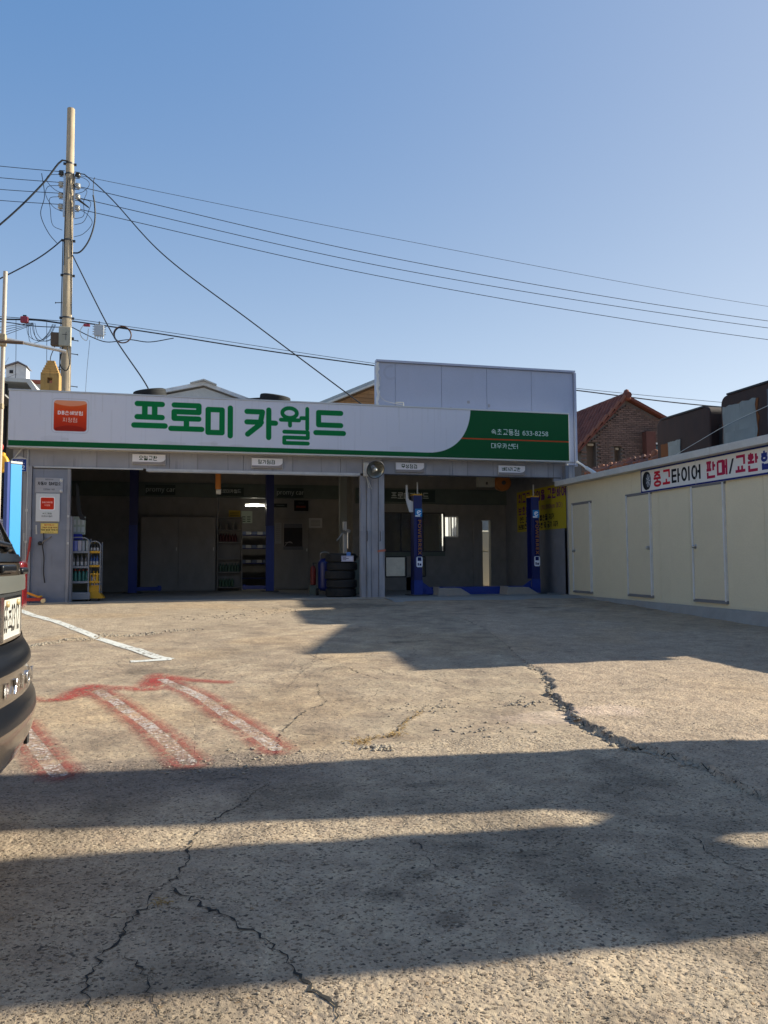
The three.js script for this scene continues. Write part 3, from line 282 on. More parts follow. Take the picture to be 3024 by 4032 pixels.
// the long fascia sign
{ const W = 13.28, H = 1.22, s = thing('fascia_sign', 'long white and green fascia sign with big green lettering across the garage front', 'sign', [2.65, 4.61, -18.07]);
  part('sign_case', rbox(W, H, 0.24, 0.015), M.offwhite, s); part('top_trim', box(W + 0.02, 0.035, 0.27, 0, H / 2 + 0.012, 0.0), M.alu, s); part('bottom_trim', box(W + 0.02, 0.03, 0.27, 0, -H / 2 - 0.012, 0), M.offwhite, s);
  sheet('sign_face', W - 0.02, H - 0.02, 154, (g, w, h) => { const X = (x) => (x + 3.99) * 154, Y = (y) => (5.21 - y) * 154; const green = '#00582c';
    g.fillStyle = '#cbcfdc'; g.fillRect(0, 0, w, h); g.fillStyle = green; g.beginPath(); g.moveTo(X(6.6), 0); g.bezierCurveTo(X(6.56), Y(4.5), X(6.1), Y(4.115), X(5.5), Y(4.115)); g.lineTo(0, Y(4.125)); g.lineTo(0, h); g.lineTo(w, h); g.lineTo(w, 0); g.fill();
    g.fillStyle = '#014f28'; g.save(); g.beginPath(); g.moveTo(X(6.6), 0); g.bezierCurveTo(X(6.56), Y(4.5), X(6.1), Y(4.115), X(5.5), Y(4.115)); g.lineTo(X(5.5), h); g.lineTo(w, h); g.lineTo(w, 0); g.clip(); g.fillRect(0, 0, w, h); g.fillStyle = '#b8461e'; g.beginPath(); g.rect(X(5.9), Y(4.515), w, 0.034 * 154); g.fill(); g.restore();
    { const q = rng(90); for (let i = 0; i < 150; i++) { const x = q() * w, L = (0.1 + q() * q() * 0.9) * h, k = 1 + q() * 5; g.fillStyle = `rgba(70,66,58,${0.012 + 0.03 * q()})`; g.fillRect(x, q() < 0.6 ? 0 : h - L, k, L); } for (let i = 1; i < 11; i++) { g.fillStyle = 'rgba(60,60,70,0.10)'; g.fillRect(i * w / 11, 0, 1, h); } for (let i = 0; i < 60; i++) { g.fillStyle = `rgba(80,74,62,${0.02 + 0.04 * q()})`; g.beginPath(); g.ellipse(q() * w, h * (0.85 + 0.2 * q()), 10 + 40 * q(), 3 + 8 * q(), 0, 0, 7); g.fill(); } }
    g.lineCap = g.lineJoin = 'round'; g.strokeStyle = '#00713a';
    const put = (c, x0, x1, y0, y1, lw = 0.122) => { g.lineCap = g.lineJoin = 'round'; syllable(g, c, X(x0), Y(y0), (x1 - x0) * 154, (y0 - y1) * 154, lw * 154); };
    put('프', -1.46, -0.67, 5.1, 4.4); put('로', -0.66, 0.14, 5.1, 4.39); put('미', 0.16, 0.86, 5.08, 4.31); put('카', 1.04, 1.82, 5.07, 4.3); put('월', 1.84, 2.6, 5.12, 4.2, 0.092); put('드', 2.65, 3.44, 5.06, 4.37);
    // orange badge
    const bx = X(-3.08), by = Y(5.04), bs = 0.68 * 154; g.lineWidth = 2; g.strokeStyle = '#b4b8c6'; g.beginPath(); g.roundRect(bx - 6, by - 6, bs + 12, bs + 12, 13); g.stroke(); const gr = g.createLinearGradient(0, by, 0, by + bs); gr.addColorStop(0, '#d9662a'); gr.addColorStop(0.5, '#cc3c18'); gr.addColorStop(1, '#a82a16'); g.fillStyle = gr; g.beginPath(); g.roundRect(bx, by, bs, bs, 10); g.fill();
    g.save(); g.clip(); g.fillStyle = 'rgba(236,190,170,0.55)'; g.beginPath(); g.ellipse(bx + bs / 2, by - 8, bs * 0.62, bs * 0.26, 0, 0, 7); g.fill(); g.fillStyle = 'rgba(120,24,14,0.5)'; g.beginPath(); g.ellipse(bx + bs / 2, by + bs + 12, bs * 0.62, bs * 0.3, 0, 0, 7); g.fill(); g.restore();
    centred(g, 'DB손해보험', bx + bs / 2, by + bs * 0.33, bs * 0.145, { color: '#eceaf0', lw: 0.13, gap: 0.05 }); centred(g, '지정점', bx + bs / 2, by + bs * 0.56, bs * 0.15, { color: '#e6d9d4', lw: 0.1 });
    letters(g, '속초교동점 633-8258', X(7.14), Y(4.765), 0.15 * 154, { color: '#dfe5e4', lw: 0.1, bold: '', gap: 0.12 }); letters(g, '대우카센터', X(7.14), Y(4.41), 0.145 * 154, { color: '#dfe5e4', lw: 0.1, gap: 0.1 });
  }, s, [0, 0, 0.122], 0, { rough: 0.42 }); }
// the tall grey hoarding box on the roof
{ const s = thing('rooftop_panel_box', 'tall blank grey panelled box rising behind the green end of the fascia sign', 'hoarding', [0, 0, 0]);
  const xs = [4.27, 4.74, 5.94, 7.15, 8.38, 9.56]; for (let i = 0; i < 5; i++) part('panel', uvBox(bounds(xs[i] + 0.004, xs[i + 1] - 0.004, i === 4 ? 3.98 : 5.0, 6.36, -18.28, -18.2)), M.panel, s);
  part('frame', [bounds(4.25, 9.6, 6.37, 6.42, -18.32, -18.14), bounds(9.57, 9.62, 3.9, 6.36, -18.32, -18.14), bounds(9.28, 9.62, 3.93, 3.97, -18.32, -18.15)].map((b) => uvBox(b)), M.panel, s);
  part('side_panel', [bounds(4.28, 4.3, 5.07, 6.36, -18.5, -18.29), bounds(9.53, 9.56, 5.07, 6.36, -18.5, -18.29), bounds(4.3, 9.53, 5.07, 6.36, -18.54, -18.5)].map((b) => uvBox(b)), M.panel, s);
  const r = rng(4), P = []; for (let i = 0; i < 14; i++) P.push([4.25 + (r() - 0.5) * 0.05, 6.36 - i * 0.082, -18.17 + r() * 0.03]); for (let i = 13; i >= 0; i--) P.push([4.33 + (r() - 0.5) * 0.07, 6.36 - i * 0.082, 0]); part('peeling_film', extrude(P.map((p) => [p[0], p[1]]), 0.012).translate(0, 0, -18.19), M.white, s); part('loose_cable', tube([[4.36, 6.0, -18.17], [4.31, 5.6, -18.15], [4.42, 5.42, -18.13], [4.7, 5.33, -18.1], [4.9, 5.31, -18.1]], 0.006, 30), M.offwhite, s); part('pipe_stub', [rod([4.72, 5.36, -18.12], [4.92, 5.37, -18.12], 0.014), rod([4.92, 5.37, -18.12], [4.93, 5.22, -18.12], 0.014)], M.offwhite, s);
  const ghost = new THREE.RingGeometry(0.13, 0.19, 24, 1, 1.2, 4.4).translate(4.62, 6.12, -18.197); part('glue_ring', ghost, mat([0.36, 0.39, 0.5], 0.8), s); part('patch', [box(0.07, 0.07, 0.004, 6.65, 5.47, -18.197), box(0.05, 0.08, 0.004, 7.2, 5.4, -18.197), box(0.04, 0.05, 0.004, 7.21, 5.4, -18.194), box(0.06, 0.03, 0.004, 6.18, 5.3, -18.197)], mat([0.3, 0.3, 0.33], 0.8), s); }
// four small service signs under it
const svc = [['오일교환', -1.43, 3.92], ['정기점검', 1.24, 3.9], ['무상점검', 4.73, 3.88], ['배터리교환', 7.42, 3.87]];
const svcLabel = ['small white service sign reading oil change, above the bottle racks', 'small white service sign reading regular inspection, above the hanging tube light', 'small white service sign reading free inspection, next to the floodlight', 'small white service sign reading battery change, beside the storage shed'];
svc.forEach(([t, x, y], i) => { const s = thing('service_sign', svcLabel[i], 'sign', [x + 0.36, y - 0.115, -18.17], 0, 'small service signs on the lintel'); part('backing', rbox(0.73, 0.24, 0.04, 0.008), M.alu, s);
  sheet('sign_face', 0.715, 0.225, 330, (g, w, h) => { g.fillStyle = '#8c8788'; g.fillRect(0, 0, w, h); g.fillStyle = '#e2e2e8'; g.beginPath(); g.moveTo(0, 0); g.lineTo(w, 0); g.lineTo(w, h * 0.45); g.quadraticCurveTo(w * 0.97, h * 0.74, w * 0.8, h * 0.76); g.lineTo(0, h * 0.76); g.fill(); centred(g, t, w * 0.48, h * 0.15, h * 0.46, { color: '#1f3a2c', lw: 0.13, gap: 0.08 }); }, s, [0, 0, 0.023]); });
// floodlight on the folded doors
{ const s = thing('floodlight', 'round bowl floodlight on an arm above the folded grey doors', 'lamp', [4.15, 3.66, -17.86]); const tilt = new THREE.Euler(0.42, 0.1, 0);
  part('reflector', lathe([[0.05, -0.2], [0.08, -0.19], [0.12, -0.13], [0.18, -0.04], [0.215, 0], [0.222, 0.012], [0.21, 0.01], [0.17, -0.04], [0.11, -0.12], [0.06, -0.17]], 32).rotateX(Math.PI / 2), mat([0.32, 0.32, 0.28], 0.28, { metalness: 0.85 }), s).rotation.copy(tilt);
  part('rim', new THREE.TorusGeometry(0.217, 0.011, 8, 40).translate(0, 0, 0.01), M.darkSteel, s).rotation.copy(tilt); part('lens', new THREE.CircleGeometry(0.21, 32).translate(0, 0, 0.006), M.glass, s).rotation.copy(tilt);
  part('bulb', lathe([[0, 0.05], [0.03, 0.04], [0.045, 0], [0.035, -0.06], [0.02, -0.12], [0.02, -0.17]]).rotateX(Math.PI / 2), mat([0.7, 0.68, 0.6], 0.2), s).rotation.copy(tilt); part('neck', rod([0, -0.06, -0.17], [-0.08, 0.08, -0.28], 0.05), M.offwhite, s); part('mount', [rbox(0.13, 0.34, 0.07, 0.02, -0.17, 0.03, -0.29), rod([-0.17, -0.14, -0.27], [-0.1, -0.42, -0.27], 0.008), rod([-0.17, -0.14, -0.27], [-0.03, -0.45, -0.27], 0.007)], M.offwhite, s); }
// plates and notices on the grey door
{ const p = thing('house_number_plate', 'blue house number plate ending in 42 on the left post', 'number plate', [-3.78, 3.6, -18.165]); part('plate', extrude([[-0.17, -0.17], [0.13, -0.17], [0.15, -0.15], [0.15, 0.12], [0, 0.17], [-0.15, 0.12], [-0.17, 0.1]], 0.012, 0.003), M.alu, p); sheet('plate_face', 0.28, 0.27, 300, (g, w, h) => { g.fillStyle = '#23408a'; g.fillRect(0, 0, w, h); centred(g, '동해대로', w / 2, h * 0.1, h * 0.15, { color: '#cfd4e4', lw: 0.12 }); g.fillRect(w * 0.1, h * 0.33, w * 0.8, 2); g.font = 'bold ' + h * 0.5 + 'px sans-serif'; g.fillText('342', w * 0.12, h * 0.86); }, p, [-0.005, -0.025, 0.018]); p.position.y = 3.63;
  const q = thing('steel_shop_plate', 'brushed steel plate with black lettering above the white notice board', 'plate', [-3.175, 3.18, -18.2]); sheet('plate', 0.57, 0.33, 420, (g, w, h) => { g.fillStyle = '#a8aab2'; g.fillRect(0, 0, w, h); for (let i = 0; i < 60; i++) { g.fillStyle = i % 2 ? 'rgba(60,62,70,0.12)' : 'rgba(220,220,225,0.10)'; g.fillRect(0, (i * 37) % h, w, 1 + (i % 3)); } centred(g, '자동차 정비업소', w / 2, h * 0.26, h * 0.24, { color: '#15151a', lw: 0.14, gap: 0.0, wide: 0.8 }); centred(g, '강원도지사', w / 2, h * 0.06, h * 0.1, { color: '#303036', lw: 0.1 }); centred(g, '전문정비 제호', w / 2, h * 0.72, h * 0.11, { color: '#26262c', lw: 0.1 }); }, q, [0, 0, 0], 0, { metal: 0.5, rough: 0.35, t: 0.006 }); part('screw', [lathe([[0, 0.012], [0.03, 0.008], [0.035, 0]]).rotateX(Math.PI / 2).translate(0.25, 0.12, 0.003), lathe([[0, 0.012], [0.03, 0.008], [0.035, 0]]).rotateX(Math.PI / 2).translate(0.25, -0.12, 0.003)], M.alu, q);
  const b = thing('white_notice_board', 'grey white board with an orange badge on the steel door', 'notice', [-3.195, 2.69, -18.2]); part('board', rbox(0.49, 0.62, 0.02, 0.004), M.white, b); sheet('board_face', 0.48, 0.61, 420, (g, w, h) => { g.fillStyle = '#c9cccf'; g.fillRect(0, 0, w, h); g.fillStyle = '#f0f0f2'; g.beginPath(); g.roundRect(w * 0.16, h * 0.12, w * 0.64, h * 0.48, 14); g.fill(); g.fillStyle = '#c8321a'; g.beginPath(); g.roundRect(w * 0.195, h * 0.145, w * 0.57, h * 0.43, 10); g.fill(); centred(g, 'DB손해보험', w * 0.48, h * 0.28, w * 0.085, { color: '#f0c8c0', lw: 0.13, gap: 0.04 }); centred(g, '지정점', w * 0.48, h * 0.39, w * 0.08, { color: '#f0c8c0', lw: 0.12 }); centred(g, '속초교동점', w * 0.48, h * 0.69, w * 0.08, { color: '#3a4440', lw: 0.12 }); centred(g, '프로미카월드', w * 0.48, h * 0.79, w * 0.08, { color: '#3a4440', lw: 0.12 }); }, b, [0, 0, 0.0115]);
  const y = thing('yellow_notice', 'small yellow notice with red and black lettering under the white board', 'notice', [-3.155, 2.23, -18.207]); sheet('notice', 0.36, 0.23, 500, (g, w, h) => { g.fillStyle = '#d8c070'; g.fillRect(0, 0, w, h); g.strokeStyle = '#8a6a20'; g.lineWidth = 2; g.strokeRect(4, 4, w - 8, h - 8); centred(g, '알려드립니다', w / 2, h * 0.1, h * 0.15, { color: '#c0481c', lw: 0.14 }); centred(g, '고객님의 안전을 위하여', w / 2, h * 0.36, h * 0.14, { color: '#7a2c18', lw: 0.14, gap: 0 }); centred(g, '작업장 출입을 제한합니다', w / 2, h * 0.58, h * 0.14, { color: '#3a2a18', lw: 0.14, gap: 0 }); centred(g, '전국자동차정비사업', w / 2, h * 0.82, h * 0.08, { color: '#3a3a30', lw: 0.12 }); }, y);
  const c = thing('hanging_cable', 'dark cable with a rag tied to it hanging down the steel door', 'cable', [-3.27, 2.1, -18.19]); part('cable', tube([[0, 0.02, 0], [0.01, -0.15, 0.01], [-0.01, -0.25, 0.015], [0.02, -0.5, 0.01], [0.02, -0.85, 0.01], [0.05, -1.07, 0.01]], 0.012, 30), M.cable, c); part('rag', tube([[-0.02, -0.2, 0.02], [0.03, -0.14, 0.03], [0.1, -0.1, 0.02], [0.17, -0.05, 0.02]], 0.014, 16, 5), mat([0.2, 0.18, 0.16], 0.95), c); }
// floor jack
{ const j = thing('floor_jack', 'red trolley jack with a long handle leaning at the grey door', 'jack', [-3.45, 0.615, -17.93], 0.1); part('frame', [rbox(0.5, 0.07, 0.03, 0.01, 0, 0.07, 0.06), rbox(0.5, 0.07, 0.03, 0.01, 0, 0.07, -0.06), rod([0.22, 0.06, -0.12], [0.22, 0.06, 0.12], 0.02), rbox(0.16, 0.1, 0.14, 0.02, -0.2, 0.1, 0)], M.red, j); part('lift_arm', [box(0.3, 0.045, 0.06, 0.06, 0.16, 0, 0, 0, -0.4), rod([0.16, 0.11, -0.05], [0.16, 0.11, 0.05], 0.03)], M.orange, j); part('saddle', lathe([[0, 0.02], [0.05, 0.02], [0.05, 0], [0.03, -0.02]]).translate(0.18, 0.13, 0), M.amber, j);
  for (const [x, z, r] of [[0.25, 0.12, 0.045], [0.25, -0.12, 0.045], [-0.18, 0.1, 0.055], [-0.18, -0.1, 0.055]]) part('wheel', rod([x, r, z - 0.02], [x, r, z + 0.02], r, r, 16), mat([0.55, 0.42, 0.25], 0.6), j); part('handle', [rod([-0.2, 0.14, 0], [-0.06, 1.3, -0.22], 0.02), rod([-0.08, 1.1, -0.185], [-0.05, 1.42, -0.235], 0.026)], M.red, j); }
// ---------- inside the garage ----------
// interior lettering boards
[['promy car', -1.45, 3.62, 0.76, -23.88, 'dim board lettered in white above the two cabinet doors'], ['프로미카월드', 0.62, 3.6, 0.72, -23.88, 'dim board lettered in white above the bottle shelf'], ['promy car', 2.46, 3.59, 0.72, -23.88, 'dim board lettered in white above the plastic covered poster'], ['프로미카월드', 5.46, 3.38, 1.34, -21.88, 'dim board with large white lettering above the office window']].forEach(([t, x, y, w, z, l]) => { const s = thing('lettered_board', l, 'sign', [x + w / 2, y, z], 0, 'lettered boards inside the garage'); const H = t[0] === 'p' ? 0.3 : t.length && w > 1 ? 0.36 : 0.26; sheet('board', w * 1.15, H, 260, (g, W, h) => { g.fillStyle = '#3c4845'; g.fillRect(0, 0, W, h); if (t[0] === 'p') { g.fillStyle = '#b9c0be'; g.font = h * 0.62 + 'px sans-serif'; g.fillText(t, (W - g.measureText(t).width) / 2, h * 0.66); } else centred(g, t, W / 2, h * 0.22, Math.min(h * 0.55, W / 7.2), { color: '#b9c0be', lw: 0.13, cap: 'round', gap: 0.06 }); }, s, [0, 0, 0.012]); });
// cabinet with two big doors, shelf unit
{ const c = thing('cabinet', 'wide grey cabinet with two tall doors against the back wall', 'cabinet', [-0.52, FL, -23.7]); part('carcass', box(2.16, 2.2, 0.36, 0, 1.1, -0.1), M.intCab, c); for (const s of [-1, 1]) { const d = part('door', rbox(1.06, 2.14, 0.03, 0.006, s * 0.535, 1.1, 0.1), M.intCab, c); part('handle', box(0.025, 0.1, 0.03, s * 0.535 + 0.48, 1.25, 0.13), M.alu, d); } }
{ const c = thing('bottle_shelf', 'tall open shelf unit holding bottles beside the cabinet doors', 'shelf', [0.97, FL, -23.72]); part('carcass', [box(0.03, 2.2, 0.3, -0.36, 1.1, 0), box(0.03, 2.2, 0.3, 0.36, 1.1, 0), box(0.72, 0.03, 0.3, 0, 2.19, 0)], M.intCab, c); for (const y of [0.1, 0.55, 0.95, 1.45, 1.82]) part('shelf_board', box(0.69, 0.03, 0.3, 0, y, 0), M.intCab, c); part('back_panel', box(0.7, 2.15, 0.02, 0, 1.1, -0.14), M.intWall, c);
  const r = rng(8), g = lathe([[0, 0], [0.04, 0], [0.042, 0.02], [0.042, 0.17], [0.03, 0.2], [0.014, 0.22], [0.014, 0.25], [0, 0.25]], 10), ms = [mat([0.05, 0.12, 0.07], 0.4), mat([0.09, 0.015, 0.018], 0.4), mat([0.15, 0.15, 0.15], 0.5), mat([0.05, 0.1, 0.07], 0.4)], names = ['bottom', 'second', 'fourth', 'top']; [0.115, 0.565, 1.465, 1.835].forEach((y, k) => { for (let i = 0; i < [5, 7, 6, 3][k]; i++) { const o = part('shelf_bottle', g, ms[k === 0 ? 0 : k === 1 ? 3 : k === 2 ? 1 : 2], scene, [0.7 + i * 0.088 + r() * 0.01 + (k === 3 ? i * 0.1 : 0), FL + y, -23.7]); tag(o, `dim ${['green', 'green', 'red', 'grey'][k]} bottle on the ${names[k]} board of the back shelf unit`, 'bottle', `bottles on the ${names[k]} board of the back shelf`); } }); }
// lit tube lamp in the storage room, with its light
{ const l = thing('tube_lamp', 'lit fluorescent tube lamp hanging in the storage room doorway', 'lamp', [1.78, 3.22, -24.5]); part('fitting', [box(0.62, 0.04, 0.06, 0, 0.05, 0), box(0.05, 0.08, 0.05, 0.0, 0.02, 0)], M.white, l); const em = new THREE.MeshStandardMaterial({ color: 0xffffff, emissive: new THREE.Color(1, 0.98, 0.9), emissiveIntensity: 9 }); part('tube', [rod([-0.29, 0, 0.03], [-0.04, 0, 0.03], 0.016), rod([0.04, 0, 0.03], [0.29, 0, 0.03], 0.016)], em, l); const p = new THREE.PointLight(0xfff6e0, 0.5); p.name = 'tube_lamp_light'; p.position.set(1.78, 3.16, -24.4); p.castShadow = true; scene.add(p); }
{ const b = thing('storage_rack', 'dark blue rack of parts boxes in the lit storage room', 'rack', [2.0, FL, -26.4]); part('frame', [box(0.04, 2.2, 0.4, -0.65, 1.1, 0), box(0.04, 2.2, 0.4, 0.6, 1.1, 0)], M.blue, b); for (const y of [0.3, 0.8, 1.3, 1.75]) part('shelf_board', box(1.25, 0.03, 0.4, 0, y, 0), M.blue, b); const r = rng(3), g = new THREE.BoxGeometry(0.16, 0.1, 0.2), m1 = mat([0.4, 0.42, 0.45], 0.7), m2 = mat([0.12, 0.16, 0.28], 0.7); for (const y of [0.8, 1.3, 1.75]) for (let i = 0; i < 6; i++) { const o = part('parts_box', g, i % 2 ? m1 : m2, scene, [1.52 + i * 0.185, FL + y + 0.068, -26.32]); o.rotation.y = (r() - 0.5) * 0.3; tag(o, `${i % 2 ? 'pale' : 'blue grey'} parts box on the ${y === 0.8 ? 'second' : y === 1.3 ? 'third' : 'top'} board of the storage room rack`, 'box', 'parts boxes in the storage room'); } }
{ const b = thing('white_wall_chart', 'pale chart with rows of boxes on the storage room wall', 'chart', [1.62, 3.0, -26.98]); sheet('chart', 0.5, 0.42, 200, (g, w, h) => { g.fillStyle = '#b4bfb0'; g.fillRect(0, 0, w, h); g.fillStyle = '#45524c'; for (let i = 0; i < 3; i++) for (let j = 0; j < 2; j++) g.fillRect(w * (0.3 + j * 0.34), h * (0.45 + i * 0.18), w * 0.24, h * 0.08); }, b); }
// notices on the back wall
const notices = [['wall_poster', 'silver poster in crinkled plastic on the back door', 2.92, 2.24, 0.61, 0.83, -23.93, (g, w, h) => { g.fillStyle = '#39373a'; g.fillRect(0, 0, w, h); g.fillStyle = '#6e6e74'; g.fillRect(0, 0, w, h * 0.18); g.strokeStyle = '#a9a4a2'; g.lineWidth = 3; g.beginPath(); g.moveTo(4, h * 0.9); g.quadraticCurveTo(w * 0.3, h * 0.6, w * 0.45, h * 0.75); g.quadraticCurveTo(w * 0.2, h * 0.7, 8, h * 0.75); g.stroke(); g.strokeRect(1, 1, w - 2, h - 2); g.fillStyle = '#6a6a70'; g.fillRect(0, h * 0.88, w, h * 0.12); }],
  ['framed_picture', 'dark framed picture with an orange band above the poster', 3.17, 3.2, 0.44, 0.33, -23.93, (g, w, h) => { g.fillStyle = '#141416'; g.fillRect(0, 0, w, h); g.fillStyle = '#7a3a28'; g.fillRect(w * 0.14, h * 0.5, w * 0.7, h * 0.2); g.fillStyle = '#444'; g.fillRect(w * 0.3, h * 0.15, w * 0.4, h * 0.2); }],
  ['paper_notice', 'grey curled sheet of paper beside the poster', 3.62, 2.66, 0.42, 0.31, -23.93, (g, w, h) => { g.fillStyle = '#b4b4b6'; g.fillRect(0, 0, w, h); g.fillStyle = '#6c6c70'; for (let i = 0; i < 5; i++) g.fillRect(w * 0.15, h * (0.2 + i * 0.13), w * 0.7, h * 0.04); }],
  ['paper_notice', 'long narrow sheet of paper behind the blue lift column', 2.45, 2.34, 0.2, 0.65, -23.93, (g, w, h) => { g.fillStyle = '#9c9c9e'; g.fillRect(0, 0, w, h); g.fillStyle = '#77777a'; for (let i = 0; i < 9; i++) g.fillRect(w * 0.2, h * (0.1 + i * 0.09), w * 0.6, h * 0.02); }],
  ['yellow_label', 'dull yellow label above the bottle shelf', 1.12, 2.93, 0.35, 0.2, -23.93, (g, w, h) => { g.fillStyle = '#b09a40'; g.fillRect(0, 0, w, h); g.fillStyle = '#5c5022'; for (let i = 0; i < 3; i++) g.fillRect(w * 0.12, h * (0.22 + i * 0.24), w * 0.76, h * 0.09); }],
  ['wall_label', 'small dim sign on the back wall left of the framed picture', 2.52, 3.2, 0.42, 0.12, -23.93, (g, w, h) => { g.fillStyle = '#2c3232'; g.fillRect(0, 0, w, h); g.fillStyle = '#6c7474'; g.fillRect(w * 0.2, h * 0.35, w * 0.6, h * 0.25); }]];
for (const [n, l, x, y, w, h, z, d] of notices) { const t = thing(n, l, n.includes('picture') ? 'picture' : n.includes('poster') ? 'poster' : n.includes('label') ? 'label' : 'notice', [x, y, z]); sheet('sheet', w, h, 180, d, t); }
{ const d = thing('inner_door', 'grey door in the back wall carrying the silver poster', 'door', [2.88, FL, -23.98]); part('leaf', rbox(1.06, 2.18, 0.03, 0.006, 0, 1.1, 0.01), M.intCab, d); part('handle', box(0.03, 0.09, 0.03, 0.47, 1.22, 0.03), M.alu, d); }
// two post lifts
function lift(label, x0, x1, z, top, opts = {}) { const L = thing('two_post_lift', label, 'car lift', [0, FL, z]); const H = top - FL, w = opts.w ?? 0.27, split = opts.split ?? 0.45;
  [x0, x1].forEach((x, k) => { const s = k ? -1 : 1, col = part('column', [box(w, H - split, 0.06, x, split + (H - split) / 2, 0.1), box(0.06, H - split, 0.26, x - s * (w / 2 - 0.03), split + (H - split) / 2, -0.06), box(w, H - split, 0.04, x, split + (H - split) / 2, -0.17)], M.blue, L); part('column_foot', [box(w + 0.012, split, 0.07, x, split / 2, 0.1), box(0.07, split, 0.26, x - s * (w / 2 - 0.03), split / 2, -0.06)], M.blueLow, col);
    if (opts.cap) { part('cap', box(w + 0.02, 0.035, 0.32, x, H + 0.018, -0.03), M.amber, col); part('cable_post', box(0.03, 0.3, 0.03, x + 0.05, H + 0.2, -0.08), M.alu, col);
      sheet('maker_badge', 0.18, 0.2, 300, (g, W, h) => { g.fillStyle = '#2f86c8'; g.fillRect(0, 0, W, h); g.strokeStyle = '#eef4fa'; g.lineWidth = h * 0.12; g.beginPath(); g.arc(W * 0.55, h * 0.48, h * 0.24, 0.4, 5.6); g.lineTo(W * 0.3, h * 0.55); g.stroke(); g.fillStyle = '#dfe9f2'; g.fillRect(0, h * 0.82, W * 0.7, h * 0.18); }, col, [x + 0.02, H - 0.44, 0.133]);
      sheet('maker_lettering', 0.13, 0.95, 300, (g, W, h) => { g.fillStyle = '#101a52'; g.fillRect(0, 0, W, h); g.save(); g.translate(W * 0.24, h * 0.02); g.rotate(Math.PI / 2); g.scale(1, 1); g.font = 'bold ' + W * 0.92 + 'px sans-serif'; g.fillStyle = '#9a6a34'; const tw = g.measureText('POWERREX').width; g.scale(h * 0.95 / tw, 1); g.fillText('POWERREX', 0, 0); g.restore(); }, col, [x + 0.03, H - 1.06, 0.133]);
      sheet('safety_badge', 0.16, 0.26, 300, (g, W, h) => { g.fillStyle = '#dfe6f2'; g.beginPath(); g.roundRect(0, 0, W, h, 12); g.fill(); g.fillStyle = '#16205c'; g.fillRect(W * 0.2, h * 0.05, W * 0.6, h * 0.36); g.fillRect(W * 0.2, h * 0.6, W * 0.2, h * 0.25); g.fillRect(W * 0.5, h * 0.66, W * 0.3, h * 0.2); }, col, [x + 0.03, H - 1.68, 0.133]); }
    if (!opts.noGusset) part('gusset', extrude(s > 0 ? [[0, 0], [0.34, 0], [0.3, 0.12], [0.05, 0.3], [0, 0.32]] : [[0, 0], [-0.34, 0], [-0.3, 0.12], [-0.05, 0.3], [0, 0.32]], 0.04).translate(x + s * w / 2, 0.02, opts.gz ?? -0.02), M.blueLow, col);
    const arm = part('swing_arm', [box(0.7, 0.1, 0.1, x + s * 0.42, 0.12, -0.1, 0, s * 0.35, 0), rod([x + s * 0.7, 0.05, -0.2 - 0.02], [x + s * 0.7, 0.2, -0.22], 0.05)], M.blueLow, L); arm.name = 'swing_arm'; });
  if (opts.beam) part('floor_beam', box(x1 - x0 - 0.3, 0.2, 0.34, (x0 + x1) / 2, 0.09, -0.25), M.blueLow, L); part('base_plate', [box(0.5, 0.02, 0.5, x0, 0.012, 0), box(0.5, 0.02, 0.5, x1, 0.012, 0)], M.darkSteel, L); return L; }
lift('dark blue two post lift with orange caps just inside the right bay', 5.42, 8.62, -18.75, 3.12, { cap: true, beam: true, w: 0.21, split: 0.38 });
lift('dark blue two post lift deep in the left bay', -1.72, 2.07, -22.6, 4.1, { split: 1.9, w: 0.22, noGusset: true });
{ const a = thing('lift_switch_arm', 'white plastic cable guide fixed beside the left column of the right bay lift', 'bracket', [5.2, 3.0, -18.72]); part('plate', extrude([[0.02, -0.3], [0.16, -0.3], [0.14, -0.05], [0.02, 0], [-0.02, 0.05], [-0.03, 0.38], [-0.07, 0.38], [-0.07, 0.02], [-0.04, -0.1]], 0.03, 0.004), M.white, a); }
for (const [x, l] of [[6.22, 'concrete wedge ramp beside the left lift column'], [8.05, 'concrete wedge ramp beside the right lift column']]) { const g = extrude([[-0.38, 0], [0.5, 0], [0.2, 0.17], [-0.3, 0.17], [-0.36, 0.2]], 0.5, 0.008); const o = part('wedge_ramp', uvBox(g.translate(0, 0, -0.25)), M.conc, scene, [x, FL, -18.55]); if (x > 7) o.scale.x = 1; tag(o, l, 'ramp', 'concrete ramps of the right bay'); }
// apron in front of the right bay
{ const g = new THREE.PlaneGeometry(5.0, 1.7, 60, 24); g.rotateX(-Math.PI / 2); const p = g.attributes.position; for (let i = 0; i < p.count; i++) { const x = p.getX(i) + 6.85, z = p.getZ(i) - 17.12, t = ss(-16.3, -17.7, z + 0.35 * (fbm(x * 1.5, z, 2) - 0.5)), y = groundH(x, z); p.setXYZ(i, x, y - 0.03 + (0.59 - y + 0.03) * t + 0.012 * (fbm(x * 3 + 5, z * 3, 3) - 0.5) * t, z); } g.computeVertexNormals(); tag(part('concrete_apron', uvBox(g), M.conc, scene), null, null, null, 'structure'); }
